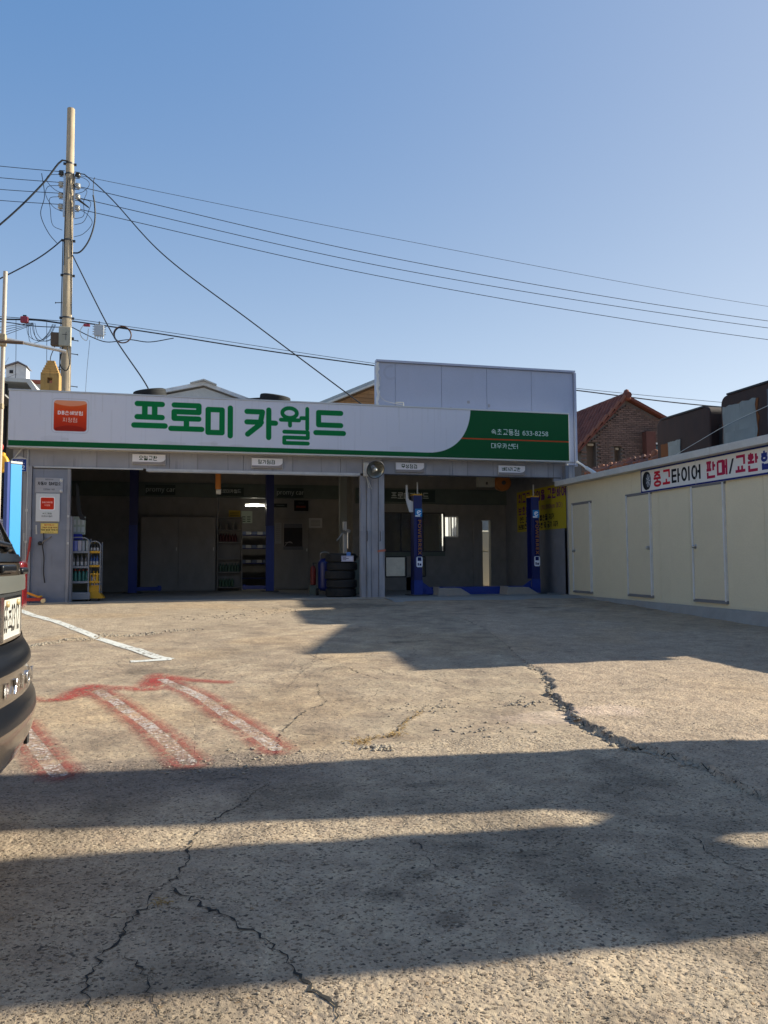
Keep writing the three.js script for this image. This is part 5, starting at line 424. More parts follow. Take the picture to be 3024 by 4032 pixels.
// ---------- brick house ----------
{ const h = thing('brick_house', 'dark brick house with a red tiled roof behind the shed', 'house', [0, 0, 0]); const Z = -25, apex = [15.22, 7.3], le = [13.45, 5.5], rE = [18.6, 5.75];
  const holes = [[13.62, 14.0, 3.6, 5.7], [14.74, 15.0, 3.6, 5.58], [16.3, 17.0, 4.6, 5.76]];
  { const sh = new THREE.Shape([[le[0] - 0.05, 0.4], [rE[0], 0.4], [rE[0], rE[1]], apex, [le[0] - 0.05, le[1]]].map((p) => new THREE.Vector2(...p))); for (const [x0, x1, y0, y1] of holes) sh.holes.push(new THREE.Path([[x0, y0], [x0, y1], [x1, y1], [x1, y0]].map((p) => new THREE.Vector2(...p)))); const wm = mat([0.17, 0.15, 0.14], 0.95, { map: mottle1 }); part('wall', uvBox(new THREE.ExtrudeGeometry(sh, { depth: 0.25, bevelEnabled: false }).translate(0, 0, Z - 0.28)), wm, h); part('wall', uvBox(bounds(le[0] - 0.05, le[0] + 0.2, 0.4, le[1] - 0.05, Z - 7, Z - 0.285)), wm, h); part('wall', uvBox(bounds(rE[0] - 0.25, rE[0], 0.4, rE[1] - 0.05, Z - 7, Z - 0.285)), wm, h); part('wall', uvBox(bounds(le[0] - 0.05, rE[0], 0.4, 5.45, Z - 7.25, Z - 7.005)), wm, h); part('floor', bounds(le[0] + 0.21, rE[0] - 0.26, 3.4, 3.5, Z - 7, Z - 0.29), wm, h); }
  const roofY = (x) => (x < apex[0] ? le[1] + (x - le[0]) / (apex[0] - le[0]) * (apex[1] - le[1]) : apex[1] + (x - apex[0]) / (rE[0] - apex[0]) * (rE[1] - apex[1]));
  const r = rng(21), bricks = [], bg = new THREE.BoxGeometry(0.2, 0.057, 0.06), bms = [0, 1, 2, 3, 4].map((i) => mat([0.105 + i * 0.016, 0.07 + i * 0.01, 0.06 + i * 0.008], 0.9));
  for (let j = 0, y = 4.0; y < 7.3; y += 0.07, j++) for (let x = 13.4 + (j % 2) * 0.107; x < 17.5; x += 0.214) { if (y + 0.05 > roofY(x - 0.1) || y + 0.05 > roofY(x + 0.1) || x - 0.1 < 13.4) continue; if (holes.some(([a, b, c, d]) => x + 0.1 > a && x - 0.1 < b && y > c && y < d)) continue; bricks.push([x, y, Z + (r() - 0.5) * 0.008, Math.floor(r() * 5)]); }
  bricks.sort((a, b) => (Math.abs(a[0] - 14.9) + Math.abs(a[1] - 5.9) * 1.2) - (Math.abs(b[0] - 14.9) + Math.abs(b[1] - 5.9) * 1.2)); const rest = []; bricks.forEach(([x, y, z, k], i) => { if (i < 290) part('brick', bg, bms[k], h, [x, y, z]); else rest.push(bg.clone().translate(x, y, z)); }); if (rest.length) tag(part('brickwork', merge(rest), bms[2], h), null, null, null, 'stuff');
  // recessed openings with frames
  for (const [x0, x1, y0, y1] of holes) { const w = part(x0 > 16 ? 'window' : 'door', bounds(x0 + 0.005, x1 - 0.005, y0 + 0.005, y1 - 0.005, Z - 0.25, Z - 0.21), x0 > 16 ? mat([0.02, 0.05, 0.08], 0.15) : mat([0.1, 0.07, 0.05], 0.8), h); part('frame', x0 > 16 ? [bounds(x0, x1, y1 - 0.06, y1, Z, Z + 0.02), bounds(x0, x0 + 0.05, y0, y1 - 0.06, Z, Z + 0.02)] : [bounds(x0 + 0.02, x1 - 0.12, y1 - 0.14, y1 - 0.06, Z, Z + 0.03)], x0 > 16 ? M.white : mat([0.3, 0.24, 0.16], 0.8), w); }
  part('pier', uvBox(bounds(15.86, 16.24, 3.5, 6.12, Z + 0.03, Z + 0.3)), mat([0.13, 0.05, 0.04], 0.9, { map: mottle1 }), h);
  // roof: boards, tiles laid one by one on the slope in view
  const ridgeL = 7.3, tileM = [0, 1, 2].map((i) => mat([0.15 + i * 0.035, 0.042 + i * 0.012, 0.028 + i * 0.007], 0.85, { map: mottle1 })), edgeM = mat([0.26, 0.085, 0.042], 0.8), rf = part('roof', [extrude([apex.map((v, i) => v + (i ? 0.03 : 0)), [le[0] - 0.25, le[1] - 0.22], [le[0] - 0.25, le[1] - 0.12], [apex[0], apex[1] + 0.12]], ridgeL).translate(0, 0, Z - 7.1), extrude([[apex[0], apex[1] + 0.03], [apex[0], apex[1] + 0.12], [rE[0] + 0.2, rE[1] + 0.03], [rE[0] + 0.2, rE[1] - 0.06]], ridgeL).translate(0, 0, Z - 7.1)], tileM[0], h);
  const sl = Math.hypot(apex[0] - le[0] + 0.25, apex[1] - le[1] + 0.22), ang = Math.atan2(apex[1] - le[1] + 0.22, apex[0] - le[0] + 0.25), tg = (() => { const g = new THREE.CylinderGeometry(0.13, 0.13, 0.36, 6, 1, false, -1.1, 2.2); g.translate(0, 0, -0.06); g.rotateX(-Math.PI / 2); g.rotateY(Math.PI / 2); return g; })();
  for (let i = 0; i < 8; i++) for (let k = 0; k < 28; k++) { const t = (i + 0.5) / 8 * sl, x = le[0] - 0.25 + Math.cos(ang) * t, y = le[1] - 0.16 + Math.sin(ang) * t, o = part('tile', tg, k === 0 ? edgeM : tileM[Math.floor(r() * 3)], rf, [x - Math.sin(ang) * 0.07, y + Math.cos(ang) * 0.07, Z + 0.12 - k * 0.26]); o.rotation.z = ang + 0.15; }
  for (let k = 0; k < 14; k++) { const o = part('ridge_tile', new THREE.CylinderGeometry(0.12, 0.13, 0.52, 8), tileM[k % 3], rf, [apex[0], apex[1] + 0.14, Z - k * 0.5]); o.rotation.x = Math.PI / 2; } for (let k = 0; k < 12; k++) { const t = k / 12, o = part('verge_tile', box(0.3, 0.05, 0.22), tileM[0], rf, [apex[0] + 0.15 + t * 3.3, roofY(apex[0] + 0.15 + t * 3.3) + 0.13, Z + 0.05]); o.rotation.z = -0.42; }
  part('ridge_end', lathe([[0, 0.26], [0.08, 0.22], [0.13, 0.1], [0.15, -0.05], [0.17, -0.15], [0, -0.15]], 10), tileM[2], rf, [apex[0], apex[1] + 0.12, Z + 0.1]); }
// low tiled wall top between the brick house and the shed
{ const w = thing('tiled_wall_coping', 'low wall top of uneven red tiles in front of the brick house', 'wall', [0, 0, 0]); part('wall', bounds(12.35, 12.65, 0.5, 4.2, -22.6, -18.7), M.conc, w); const r = rng(31), g = new THREE.CylinderGeometry(0.14, 0.14, 0.3, 8, 1, false, -1.3, 2.6); g.rotateX(-Math.PI / 2); g.rotateY(Math.PI / 2); const ms = [mat([0.22, 0.075, 0.045], 0.85), mat([0.15, 0.07, 0.05], 0.9), mat([0.27, 0.1, 0.05], 0.85)]; for (let i = 0; i < 15; i++) for (const s of [0, 1]) { const o = part('tile', g, ms[Math.floor(r() * 3)], w, [12.38 + s * 0.2, 4.2 + s * 0.1 + (r() - 0.5) * 0.06, -22.5 + i * 0.26]); o.rotation.set((r() - 0.5) * 0.2, (r() - 0.5) * 0.3, 0.4 - s * 0.8); } part('end_tile', lathe([[0, 0.2], [0.1, 0.16], [0.14, 0.02], [0.12, -0.06]], 10), ms[2], w, [12.5, 4.36, -19.05]); part('rubble', [0, 1, 2, 3, 4].map((i) => new THREE.IcosahedronGeometry(0.13 + 0.04 * (i % 2), 0).translate(12.5 + (i % 2) * 0.1, 4.28, -22.3 + i * 0.22)), mat([0.1, 0.1, 0.11], 0.9), w); }
// white gable and timber gable behind the sign
{ const g = thing('white_gabled_shed', 'white metal shed whose shallow gable rises behind the middle of the fascia sign', 'shed', [0, 0, 0]); const out = [[-2.2, 5.46], [0.14, 6.05], [2.0, 5.4]]; part('gable_wall', uvBox(extrude([[-2.0, 5.1], [1.85, 5.1], [1.85, 5.4], [0.14, 5.93], [-2.0, 5.4]], 0.06).translate(0, 0, -20.1)), M.offwhite, g); part('verge_trim', uvBox(extrude([[-2.2, 5.4], [0.14, 5.98], [2.0, 5.36], [2.02, 5.44], [0.14, 6.07], [-2.22, 5.48]], 0.1).translate(0, 0, -20.02)), M.white, g); part('roof_sheet', uvBox(extrude([[-2.2, 5.46], [0.14, 6.05], [2.0, 5.42], [2.0, 5.45], [0.14, 6.09], [-2.2, 5.49]], 6).translate(0, 0, -26)), M.alu, g); part('ridge_cap', [extrude([[-0.2, 5.98], [0.14, 6.08], [0.46, 5.97], [0.46, 5.99], [0.14, 6.11], [-0.2, 6.0]], 0.4).translate(0, 0, -20.2)], M.offwhite, g); }
{ const g = thing('timber_gabled_house', 'house with a timber clad gable under a pale roof edge beside the grey box', 'house', [0, 0, 0]); const k = 0.8 / 1.78; part('gable_wall', extrude([[3.4, 4.9], [8.5, 4.9], [8.5, 6.6], [6.6, 7.5], [3.4, 6.05]], 0.1).translate(0, 0, -23.2), mat([0.16, 0.085, 0.035], 0.8), g); const wood = [0, 1, 2].map((i) => mat([0.34 + i * 0.04, 0.17 + i * 0.025, 0.065 + i * 0.01], 0.75, { map: streak2 })); for (let i = 0; i < 10; i++) { const y0 = 6.02 + i * 0.125, x0 = Math.max(3.4, 3.4 + (y0 - 5.98) / k); if (x0 > 6.4) continue; part('plank', uvBox(extrude([[x0, y0], [6.6, y0], [6.6, y0 + 0.115], [x0 + 0.115 / k, y0 + 0.115]], 0.025).translate(0, 0, -23.1)), wood[i % 3], g); } part('roof', uvBox(extrude([[3.0, 5.9], [6.6, 7.52], [10, 5.9], [10, 6.03], [6.6, 7.66], [3.0, 6.03]], 5).translate(0, 0, -27.9)), mat([0.42, 0.45, 0.44], 0.5, { map: mottle1 }), g); part('verge_trim', [extrude([[3.0, 5.87], [6.6, 7.49], [6.6, 7.55], [3.0, 5.93]], 0.1).translate(0, 0, -22.95)], M.offwhite, g); }
// ---------- utility pole and wires ----------
const PX = -4.12, PZ = -26;
{ const p = thing('utility_pole', 'tall tan concrete utility pole behind the left end of the garage', 'utility pole', [PX, 0.4, PZ]); part('shaft', uvBox(new THREE.CylinderGeometry(0.118, 0.185, 15.86, 28, 8).translate(0, 7.93, 0)), M.polecon, p);
  for (const y of [14.0, 13.65, 11.45, 10.3, 8.9, 8.25]) { const r = 0.185 - 0.067 * y / 15.86; part('band', [new THREE.CylinderGeometry(r + 0.008, r + 0.008, 0.05, 24, 1, true).translate(0, y, 0), box(0.07, 0.07, 0.05, r + 0.04, y, 0), box(0.07, 0.07, 0.05, -r - 0.04, y, 0)], M.darkSteel, p); }
  part('rack_bar', [box(0.04, 1.45, 0.05, -0.16, 12.95, 0.02), box(0.04, 1.45, 0.05, 0.16, 12.95, 0.02)], M.alu, p); const ins = lathe([[0.02, -0.07], [0.06, -0.06], [0.075, -0.03], [0.045, 0], [0.075, 0.03], [0.06, 0.06], [0.02, 0.07]], 14); for (const s of [-1, 1]) for (let i = 0; i < 4; i++) { const o = part('insulator', ins, i === 0 ? mat([0.03, 0.03, 0.03], 0.3) : mat([0.42, 0.4, 0.36], 0.3), p, [s * 0.26, 13.66 - i * 0.37, 0.02]); o.scale.setScalar(1.15); part('clevis', [rod([s * 0.16, 13.74 - i * 0.37, 0.02], [s * 0.3, 13.74 - i * 0.37, 0.02], 0.01), rod([s * 0.16, 13.56 - i * 0.37, 0.02], [s * 0.3, 13.56 - i * 0.37, 0.02], 0.01)], M.darkSteel, o).position.set(-s * 0.26, -(13.66 - i * 0.37), -0.02); }
  for (const [y, s] of [[7.75, 1], [6.7, 1], [9.4, -1], [8.2, 1], [7.3, -1]]) part('step_bolt', [rod([s * 0.15, y, 0], [s * 0.36, y - 0.02, 0], 0.013), rod([s * 0.34, y - 0.02, 0], [s * 0.36, y - 0.02, 0], 0.025)], M.darkSteel, p);
  part('down_cable', [tube([[0.02, 13.5, 0.13], [0.06, 13.0, 0.14], [0.09, 12.0, 0.13], [0.125, 10.8, 0.11], [0.15, 9, 0.07]], 0.013, 30, 5), tube([[-0.02, 13.6, 0.13], [-0.06, 13.1, 0.13], [-0.1, 12.0, 0.11], [-0.11, 10.6, 0.1]], 0.012, 30, 5), tube([[-0.16, 11.4, 0.02], [-0.17, 9, 0.02], [-0.19, 6, 0.02]], 0.016, 20, 5)], M.cable, p);
  const jb = part('junction_box', rbox(0.36, 0.62, 0.2, 0.02), mat([0.5, 0.46, 0.36], 0.6, { map: streak2 }), p, [0.0, 8.22, 0.24]); part('latch', [box(0.14, 0.015, 0.01, 0, 0.05, 0.105), box(0.015, 0.25, 0.01, 0.04, 0, 0.105)], M.darkSteel, jb); part('meter_box', [rbox(0.3, 0.42, 0.22, 0.02)], mat([0.13, 0.08, 0.05], 0.7, { map: mottle1 }), p, [-0.28, 8.14, 0.16]);
  part('cable_loop', [tube([[-0.05, 7.9, 0.3], [-0.12, 7.3, 0.3], [0.05, 7.12, 0.3], [0.15, 7.3, 0.3], [0.08, 7.9, 0.3]], 0.018, 30, 6), tube([[-0.3, 7.9, 0.25], [-0.42, 7.45, 0.25], [-0.3, 7.2, 0.25], [-0.1, 7.16, 0.25]], 0.014, 24, 5)], M.cable, p); }
function wire(name, label, pts, r, m, group, cat = 'cable') { return tag(part(name, tube(pts, r, 48, 5), m, scene), label, cat, group); }
const HW = 'power lines running right from the pole', LW = 'power lines running left from the pole';
[[[-3.86, 14.05], [6.39, 12.99], [22.4, 11.64], [40, 11.2]], [[-3.86, 13.68], [6.39, 12.27], [22.4, 11.04], [40, 10.7]], [[-3.86, 13.3], [6.39, 11.9], [22.4, 10.75], [40, 10.3]], [[-3.86, 12.93], [6.38, 11.52], [22.4, 10.27], [40, 9.9]]].forEach((p, i) => wire('power_line', ['topmost thin power line running right from the pole', 'second power line running right from the pole', 'third power line running right from the pole', 'lowest of the four power lines running right from the pole'][i], p.map(([x, y]) => [x, y, PZ + 0.02]), i ? 0.012 : 0.008, M.wire, HW, 'power line'));
[[14.08, 14.11], [13.7, 13.75], [13.32, 13.39], [12.96, 13.02]].forEach(([a, b], i) => wire('power_line', ['topmost power line running left from the pole', 'second power line running left from the pole', 'third power line running left from the pole', 'lowest power line running left from the pole'][i], [[-4.38, b, PZ + 0.02], [-6.2, a, PZ + 0.02], [-14, a - 0.2, PZ + 0.5]], 0.011, M.wire, LW, 'power line'));
wire('slanting_cable', 'thick black cable arching from the pole head down to the grey roof box', [[-3.95, 13.55, -25.95], [-3.98, 14.0, -25.9], [-3.8, 14.12, -25.9], [-3.37, 13.8, -25.8], [-2.75, 13.1, -25.4], [-1.1, 10.9, -24.0], [1.58, 8.45, -22.5], [4.6, 5.8, -21.0]], 0.019, M.cable);
wire('slanting_cable', 'black cable dropping steeply from the pole to the garage roof', [[-3.97, 11.34, -25.9], [-2.48, 8.2, -23.5], [-1.24, 5.95, -21.0], [-1.2, 5.7, -20.9]], 0.02, M.cable); wire('slanting_cable', 'thick black cable from the pole head down towards the left', [[-4.16, 14.42, -25.85], [-4.3, 14.42, -25.8], [-4.9, 13.55, -25.8], [-6.16, 12.05, -25.8], [-10, 8.6, -25.8]], 0.03, M.cable); wire('slanting_cable', 'grey cable from the middle of the pole down towards the left', [[-4.3, 11.85, -25.95], [-4.5, 11.6, -25.9], [-5.0, 11.15, -25.9], [-6.12, 10.38, -25.9], [-9, 8.6, -25.9]], 0.022, M.wire);
wire('hanging_loop_cable', 'cable hanging in a wide loop beside the pole', [[-3.38, 13.4, -25.9], [-3.33, 13.1, -25.9], [-3.32, 12.5, -25.9], [-3.52, 11.8, -25.9], [-3.78, 11.45, -25.9], [-3.96, 11.42, -25.9]], 0.026, M.cable); wire('hanging_loop_cable', 'thin upright jumper wire beside the right insulators', [[-3.38, 13.4, -25.9], [-3.37, 13.9, -25.9], [-3.34, 14.0, -25.9]], 0.012, M.cable);
{ const r = rng(12); for (let i = 0; i < 7; i++) { const s = i < 4 ? 1 : -1, y0 = 14 - (i % 4) * 0.37, y1 = y0 - 0.3 - r() * 0.7; wire('jumper_wire', s > 0 ? 'thin jumper wire looping between the right insulators' : 'thin jumper wire looping between the left insulators', [[PX + s * 0.3, y0, -25.95], [PX + s * (0.5 + r() * 0.25), y0 - 0.1, -25.9], [PX + s * (0.45 + r() * 0.3), (y0 + y1) / 2, -25.88], [PX + s * 0.45, y1, -25.9], [PX + s * 0.18, y1 - 0.12, -25.9]], 0.009, M.wire, s > 0 ? 'jumper wires right' : 'jumper wires left'); } wire('jumper_wire', 'long jumper wire drooping left of the pole into the grey cable', [[-4.95, 13.95, -25.9], [-4.85, 13.2, -25.9], [-4.95, 12.6, -25.9], [-4.7, 12.0, -25.9], [-4.45, 11.7, -25.9]], 0.012, M.wire); tag(part('cable_joint', rod([-3.82, 13.18, -25.85], [-3.5, 12.95, -25.85], 0.04, 0.02), M.black, scene), 'short fat black cable joint beside the lower insulators', 'cable joint'); }
wire('communication_cable', 'thick black bundle of cables running right from the pole behind the grey box', [[-3.95, 9.2, -25.95], [-1.48, 9.0, -26], [1.83, 8.66, -26], [6.09, 8.31, -26], [14.01, 7.79, -26], [18.45, 7.5, -26], [30, 7.2, -26]], 0.023, M.cable); wire('communication_cable', 'thin messenger wire just above the cable bundle', [[-3.95, 9.28, -25.95], [-1.48, 9.09, -26], [6.09, 8.39, -26], [14.01, 7.87, -26], [30, 7.3, -26]], 0.01, M.wire); wire('communication_cable', 'slack cable sagging below the bundle beside the pole', [[-3.95, 9.0, -25.95], [-3.4, 8.75, -26], [-2.9, 8.6, -26], [-2.2, 8.72, -26], [-1.6, 8.68, -26], [-0.8, 8.86, -26]], 0.016, M.cable);
[[9.12, 9.1], [9.2, 9.18], [9.04, 8.98]].forEach(([a, b], i) => wire('communication_cable', ['thick communication cable running left from the pole', 'upper communication cable running left from the pole', 'lower sagging communication cable running left from the pole'][i], [[-4.2, b, -25.95], [-5.0, (a + b) / 2 - 0.05 * i + 0.05, -25.95], [-6.1, a, -25.95], [-12, a + 0.05, -25.95]], [0.028, 0.011, 0.015][i], M.cable)); { const r = rng(19); for (let i = 0; i < 6; i++) { const x0 = -5.3 + i * 0.05, x1 = -4.35 - r() * 0.4; wire('drooping_service_wire', 'thin service wire drooping under the left communication cables', [[x0, 9.05, -25.9], [x0 + 0.1, 8.7 - r() * 0.3, -25.88], [(x0 + x1) / 2, 8.35 + r() * 0.25, -25.88], [x1, 8.7, -25.9], [x1 + 0.15, 9.05, -25.92]], 0.008, M.wire, 'drooping service wires'); } for (let i = 0; i < 4; i++) wire('service_wire', 'thin wire fanning down left from the pole cables', [[-5.1, 9.05 - i * 0.02, -25.9], [-6.2, 8.75 - i * 0.12, -25.7], [-9, 8.0 - i * 0.4, -25]], 0.009, M.wire, 'fanning wires'); }
{ const b = thing('splice_box', 'red splice box clipped to the cables left of the pole', 'splice box', [-5.35, 9.13, -25.9]); part('case', rbox(0.24, 0.2, 0.14, 0.03), mat([0.3, 0.03, 0.05], 0.5), b); part('clip', box(0.1, 0.06, 0.06, 0, 0.12, 0), M.black, b); const c = thing('splice_box', 'grey finned splice box hanging on the cables right of the pole', 'splice box', [-3.12, 8.93, -25.9]); part('case', rbox(0.3, 0.36, 0.12, 0.02), mat([0.42, 0.44, 0.46], 0.5), c); part('connector', [-0.12, -0.04, 0.04, 0.12].flatMap((x) => [rod([x, -0.18, 0], [x, -0.25, 0], 0.02), rod([-0.15, x, 0], [-0.2, x, 0], 0.016), rod([0.15, x, 0], [0.2, x, 0], 0.016)]), M.steel, c); part('hook', rod([0, 0.18, 0], [0, 0.3, 0], 0.02), M.darkSteel, c); const d = thing('splice_box', 'small red splice clip right of the pole', 'splice box', [-3.5, 9.08, -25.9]); part('case', rbox(0.2, 0.08, 0.08, 0.02), mat([0.3, 0.03, 0.05], 0.5), d); part('lead', tube([[-0.1, 0, 0], [-0.2, -0.2, 0], [-0.15, -0.4, 0], [0, -0.5, 0], [0.05, -0.1, 0]], 0.012, 20, 5), M.offwhite, d);
  const e = thing('cable_coil', 'round coil of spare black and copper cable hanging on the bundle', 'cable coil', [-2.41, 8.86, -25.95]); part('coil', [new THREE.TorusGeometry(0.27, 0.022, 8, 48), new THREE.TorusGeometry(0.255, 0.016, 8, 48).translate(0.01, -0.015, 0.02)], M.cable, e); part('copper_turn', new THREE.TorusGeometry(0.275, 0.008, 6, 48).translate(0, 0, 0.03), mat([0.3, 0.12, 0.05], 0.4), e); }
wire('hanging_thread', 'thin pale wire hanging straight down right of the pole', [[-3.4, 8.6, -25.9], [-3.47, 7.6, -25.9], [-3.53, 6.0, -25.9]], 0.006, M.wire); for (const [x, l] of [[-5.6, 'thin wire hanging down in front of the small white house'], [-4.7, 'thin wire hanging down beside the yellow chimney']]) wire('hanging_thread', l, [[x, 9.1, -25.9], [x + 0.02, 8.2, -25.9], [x + 0.03, 6.5, -25.9]], 0.008, M.wire);
// ---------- left edge: scaffold, canopy, chimney, far house, outdoor lift, dark store ----------
{ const s = thing('scaffold_frame', 'frame of pale scaffold tubes standing at the left end of the sign', 'scaffold', [-3.93, 0.5, -17.0]); part('upright', rod([0, 0, 0], [0.03, 7.0, 0], 0.042, 0.042, 14), mat([0.5, 0.42, 0.34], 0.55, { map: mottle1 }), s); part('cross_tube', rod([-0.9, 5.72, 0.1], [1.2, 5.44, -0.2], 0.036, 0.036, 12), M.alu, s); part('cross_tube', rod([-0.9, 5.5, 0.1], [0.42, 5.5, 0.08], 0.036, 0.036, 12), mat([0.12, 0.08, 0.06], 0.8), s); part('coupler', [rbox(0.13, 0.14, 0.13, 0.02, 0.02, 5.6, 0.03), rbox(0.13, 0.12, 0.13, 0.02, 0.02, 5.48, 0.03), rbox(0.12, 0.12, 0.12, 0.02, 0, 4.18, 0)], mat([0.42, 0.34, 0.22], 0.6, { metalness: 0.4 }), s); part('cross_tube', rod([-0.9, 4.45, 0.0], [-0.02, 4.2, 0.0], 0.036, 0.036, 12), M.offwhite, s); part('cross_tube', rod([-0.9, 3.5, 0.0], [0, 3.5, 0.0], 0.03, 0.03, 12), M.alu, s); }
{ const c = thing('canopy_roof', 'pale flat canopy roof jutting out left of the garage with a dark underside', 'canopy', [0, 0, 0]); part('slab', uvBox(extrude([[-9, 6.02], [-3.98, 5.94], [-3.6, 5.36], [-3.68, 5.32], [-4.05, 5.85], [-9, 5.93]], 3).translate(0, 0, -23)), M.offwhite, c); part('soffit', bounds(-9, -4.05, 5.35, 5.4, -22.9, -20.4), M.offwhite, c); part('flood_lamp', rbox(0.3, 0.2, 0.2, 0.03, -4.25, 5.6, -20.1), M.darkSteel, c); part('post', [rod([-4.6, 0.5, -20.3], [-4.6, 5.9, -20.3], 0.06), rod([-8.5, 0.5, -20.3], [-8.5, 5.9, -20.3], 0.06)], M.darkSteel, c); }
{ const c = thing('yellow_chimney', 'yellow painted masonry chimney with a stepped top and a small opening beside the pole', 'chimney', [-4.2, 0.5, -24]); const y = mat([0.55, 0.31, 0.09], 0.75, { map: streak2, bumpMap: rep(grainBump, 0.8), bumpScale: 0.02 }); const t = 6.42; part('shaft', [box(0.5, 6.18, 0.44, 0, 3.09, 0), box(0.18, 0.17, 0.44, -0.16, 6.265, 0), box(0.18, 0.17, 0.44, 0.16, 6.265, 0), box(0.5, 0.09, 0.44, 0, 6.395, 0)].map((b) => uvBox(b)), y, c); for (let i = 0; i < 6; i++) part('step_course', uvBox(rbox(0.5 - i * 0.058, 0.075, 0.44 - i * 0.05, 0.012, 0, t + 0.04 + i * 0.077, 0)), y, c); }
{ const h = thing('far_white_house', 'small white gabled house far behind the canopy', 'house', [-12.8, 0, -60]); part('walls', extrude([[-0.75, 0], [0.6, 0], [0.6, 15.68], [0.06, 15.93], [-0.75, 15.62]], 1.2).translate(0, 0, -1.2), M.white, h); part('roof', [extrude([[-0.9, 15.58], [0.06, 15.98], [0.72, 15.66], [0.72, 15.72], [0.06, 16.06], [-0.9, 15.66]], 1.5).translate(0, 0, -1.3)], mat([0.2, 0.19, 0.22], 0.7), h); part('window', bounds(-0.52, -0.28, 15.17, 15.4, 0, 0.03), M.black, h); }
{ const h = thing('far_red_roofed_house', 'low far house with a red roof edge between the canopy and the chimney', 'house', [-9.2, 0, -45]); part('walls', box(3, 11.1, 1.2, 0, 5.55, 0), M.offwhite, h); part('roof', box(3.3, 0.18, 1.5, 0, 11.2, 0), mat([0.35, 0.1, 0.06], 0.8), h); }
{ const t = thing('bare_tree', 'leafless tree with thin twigs behind the far white house', 'tree', [-13.9, 0, -58]); const r = rng(9); part('trunk', rod([0, 0, 0], [0.1, 13.5, 0], 0.25, 0.07), mat([0.12, 0.1, 0.08], 0.9), t); const tw = []; for (let i = 0; i < 26; i++) { const y = 12 + r() * 2.2, a = r() * 7, L = 0.6 + r() * 1.2; tw.push(rod([0.1, y, 0], [0.1 + Math.cos(a) * L, y + 0.5 + r() * 1.3, Math.sin(a) * L], 0.02, 0.008, 5)); } part('crown', tw, mat([0.12, 0.1, 0.09], 0.9), t); }
{ const l = thing('outdoor_lift_post', 'bright sky blue lift post with a pale cap at the left end of the garage', 'lift post', [-3.53, 0.5, -16.4], -0.0); part('post', [box(0.05, 2.95, 0.12, -0.11, 1.48, -0.02)], M.blueLow, l); const f = part('cover', rbox(0.24, 2.92, 0.05, 0.012, 0.04, 1.46, 0.02), M.cyan, l); f.rotation.y = 0; part('cap', rbox(0.25, 0.05, 0.07, 0.012, 0.04, 2.95, 0.02), M.offwhite, l); l.rotation.y = 0.75; }
{ const o = thing('orange_hoist', 'orange yellow pulley block with a red hook above the sky blue post', 'hoist', [-3.98, 3.52, -17.1]); part('block', [lathe([[0, -0.08], [0.18, -0.08], [0.22, -0.05], [0.22, 0.05], [0.18, 0.08], [0, 0.08]]).rotateX(Math.PI / 2), rbox(0.24, 0.2, 0.12, 0.04, 0.03, 0.12, 0)], M.amber, o); part('hub', lathe([[0, 0.1], [0.06, 0.1], [0.06, 0.08]]).rotateX(Math.PI / 2), M.offwhite, o); part('hook', [new THREE.TorusGeometry(0.08, 0.03, 8, 20).translate(0, 0.33, 0)], M.red, o); part('chain', rod([0, 0.4, 0], [0, 1.0, 0], 0.02), M.darkSteel, o); }
{ const s = thing('tyre_store_wall', 'open store front under the canopy beside the scaffold', 'store', [0, 0, 0]); part('walls', [bounds(-9, -4.2, 0.4, 5.3, -22.5, -22.4), bounds(-9, -4.3, 5.3, 5.34, -22.4, -19)], M.intWall, s); for (let k = 0; k < 1; k++) { for (let i = 0; i < 12; i++) { const o = part('car_tyre', tyreG, M.rubber, scene, [-4.55 - k * 0.85, 0.7 + i * 0.215, -19.3]); o.rotation.y = i + k; tag(o, ['black tyre in the tall stack nearest the garage, left of the blue post', 'black tyre in the second tall stack left of the garage', 'black tyre in the third tall stack left of the garage'][k], 'tyre', 'tall tyre stacks left of the garage'); } } const p = thing('wall_calendar', 'white sheet of paper hanging left of the blue post', 'paper', [-4.2, 2.25, -18.85]); sheet('sheet', 0.32, 0.42, 200, (g, w, h) => { g.fillStyle = '#b8b8c2'; g.fillRect(0, 0, w, h); g.fillStyle = '#707684'; for (let i = 0; i < 7; i++) g.fillRect(w * 0.12, h * (0.12 + i * 0.12), w * 0.76, h * 0.03); }, p); }
// building added out of view: its sunlit wall bounces warm light onto the shed
{ const b = thing('added_bounce_building', 'low pale rendered building added out of view to bounce light onto the shed', 'building', [0, 0, 0]); part('wall', uvBox(bounds(-13, -9, -0.2, 4.6, -14, 0.5)), mat([0.7, 0.6, 0.46], 0.85, { map: mottle1 }), b); part('roof', uvBox(bounds(-13.2, -8.8, 4.605, 4.8, -14.2, 0.7)), M.conc, b); for (const z of [-12, -8.5, -5, -1.5]) { const w = part('window', bounds(-9.02, -8.985, 1.4, 2.7, z - 0.7, z + 0.7), mat([0.03, 0.04, 0.05], 0.1), b); part('frame', [bounds(-8.98, -8.95, 1.35, 1.42, z - 0.75, z + 0.75), bounds(-8.98, -8.95, 2.68, 2.75, z - 0.75, z + 0.75)], M.white, w); } }
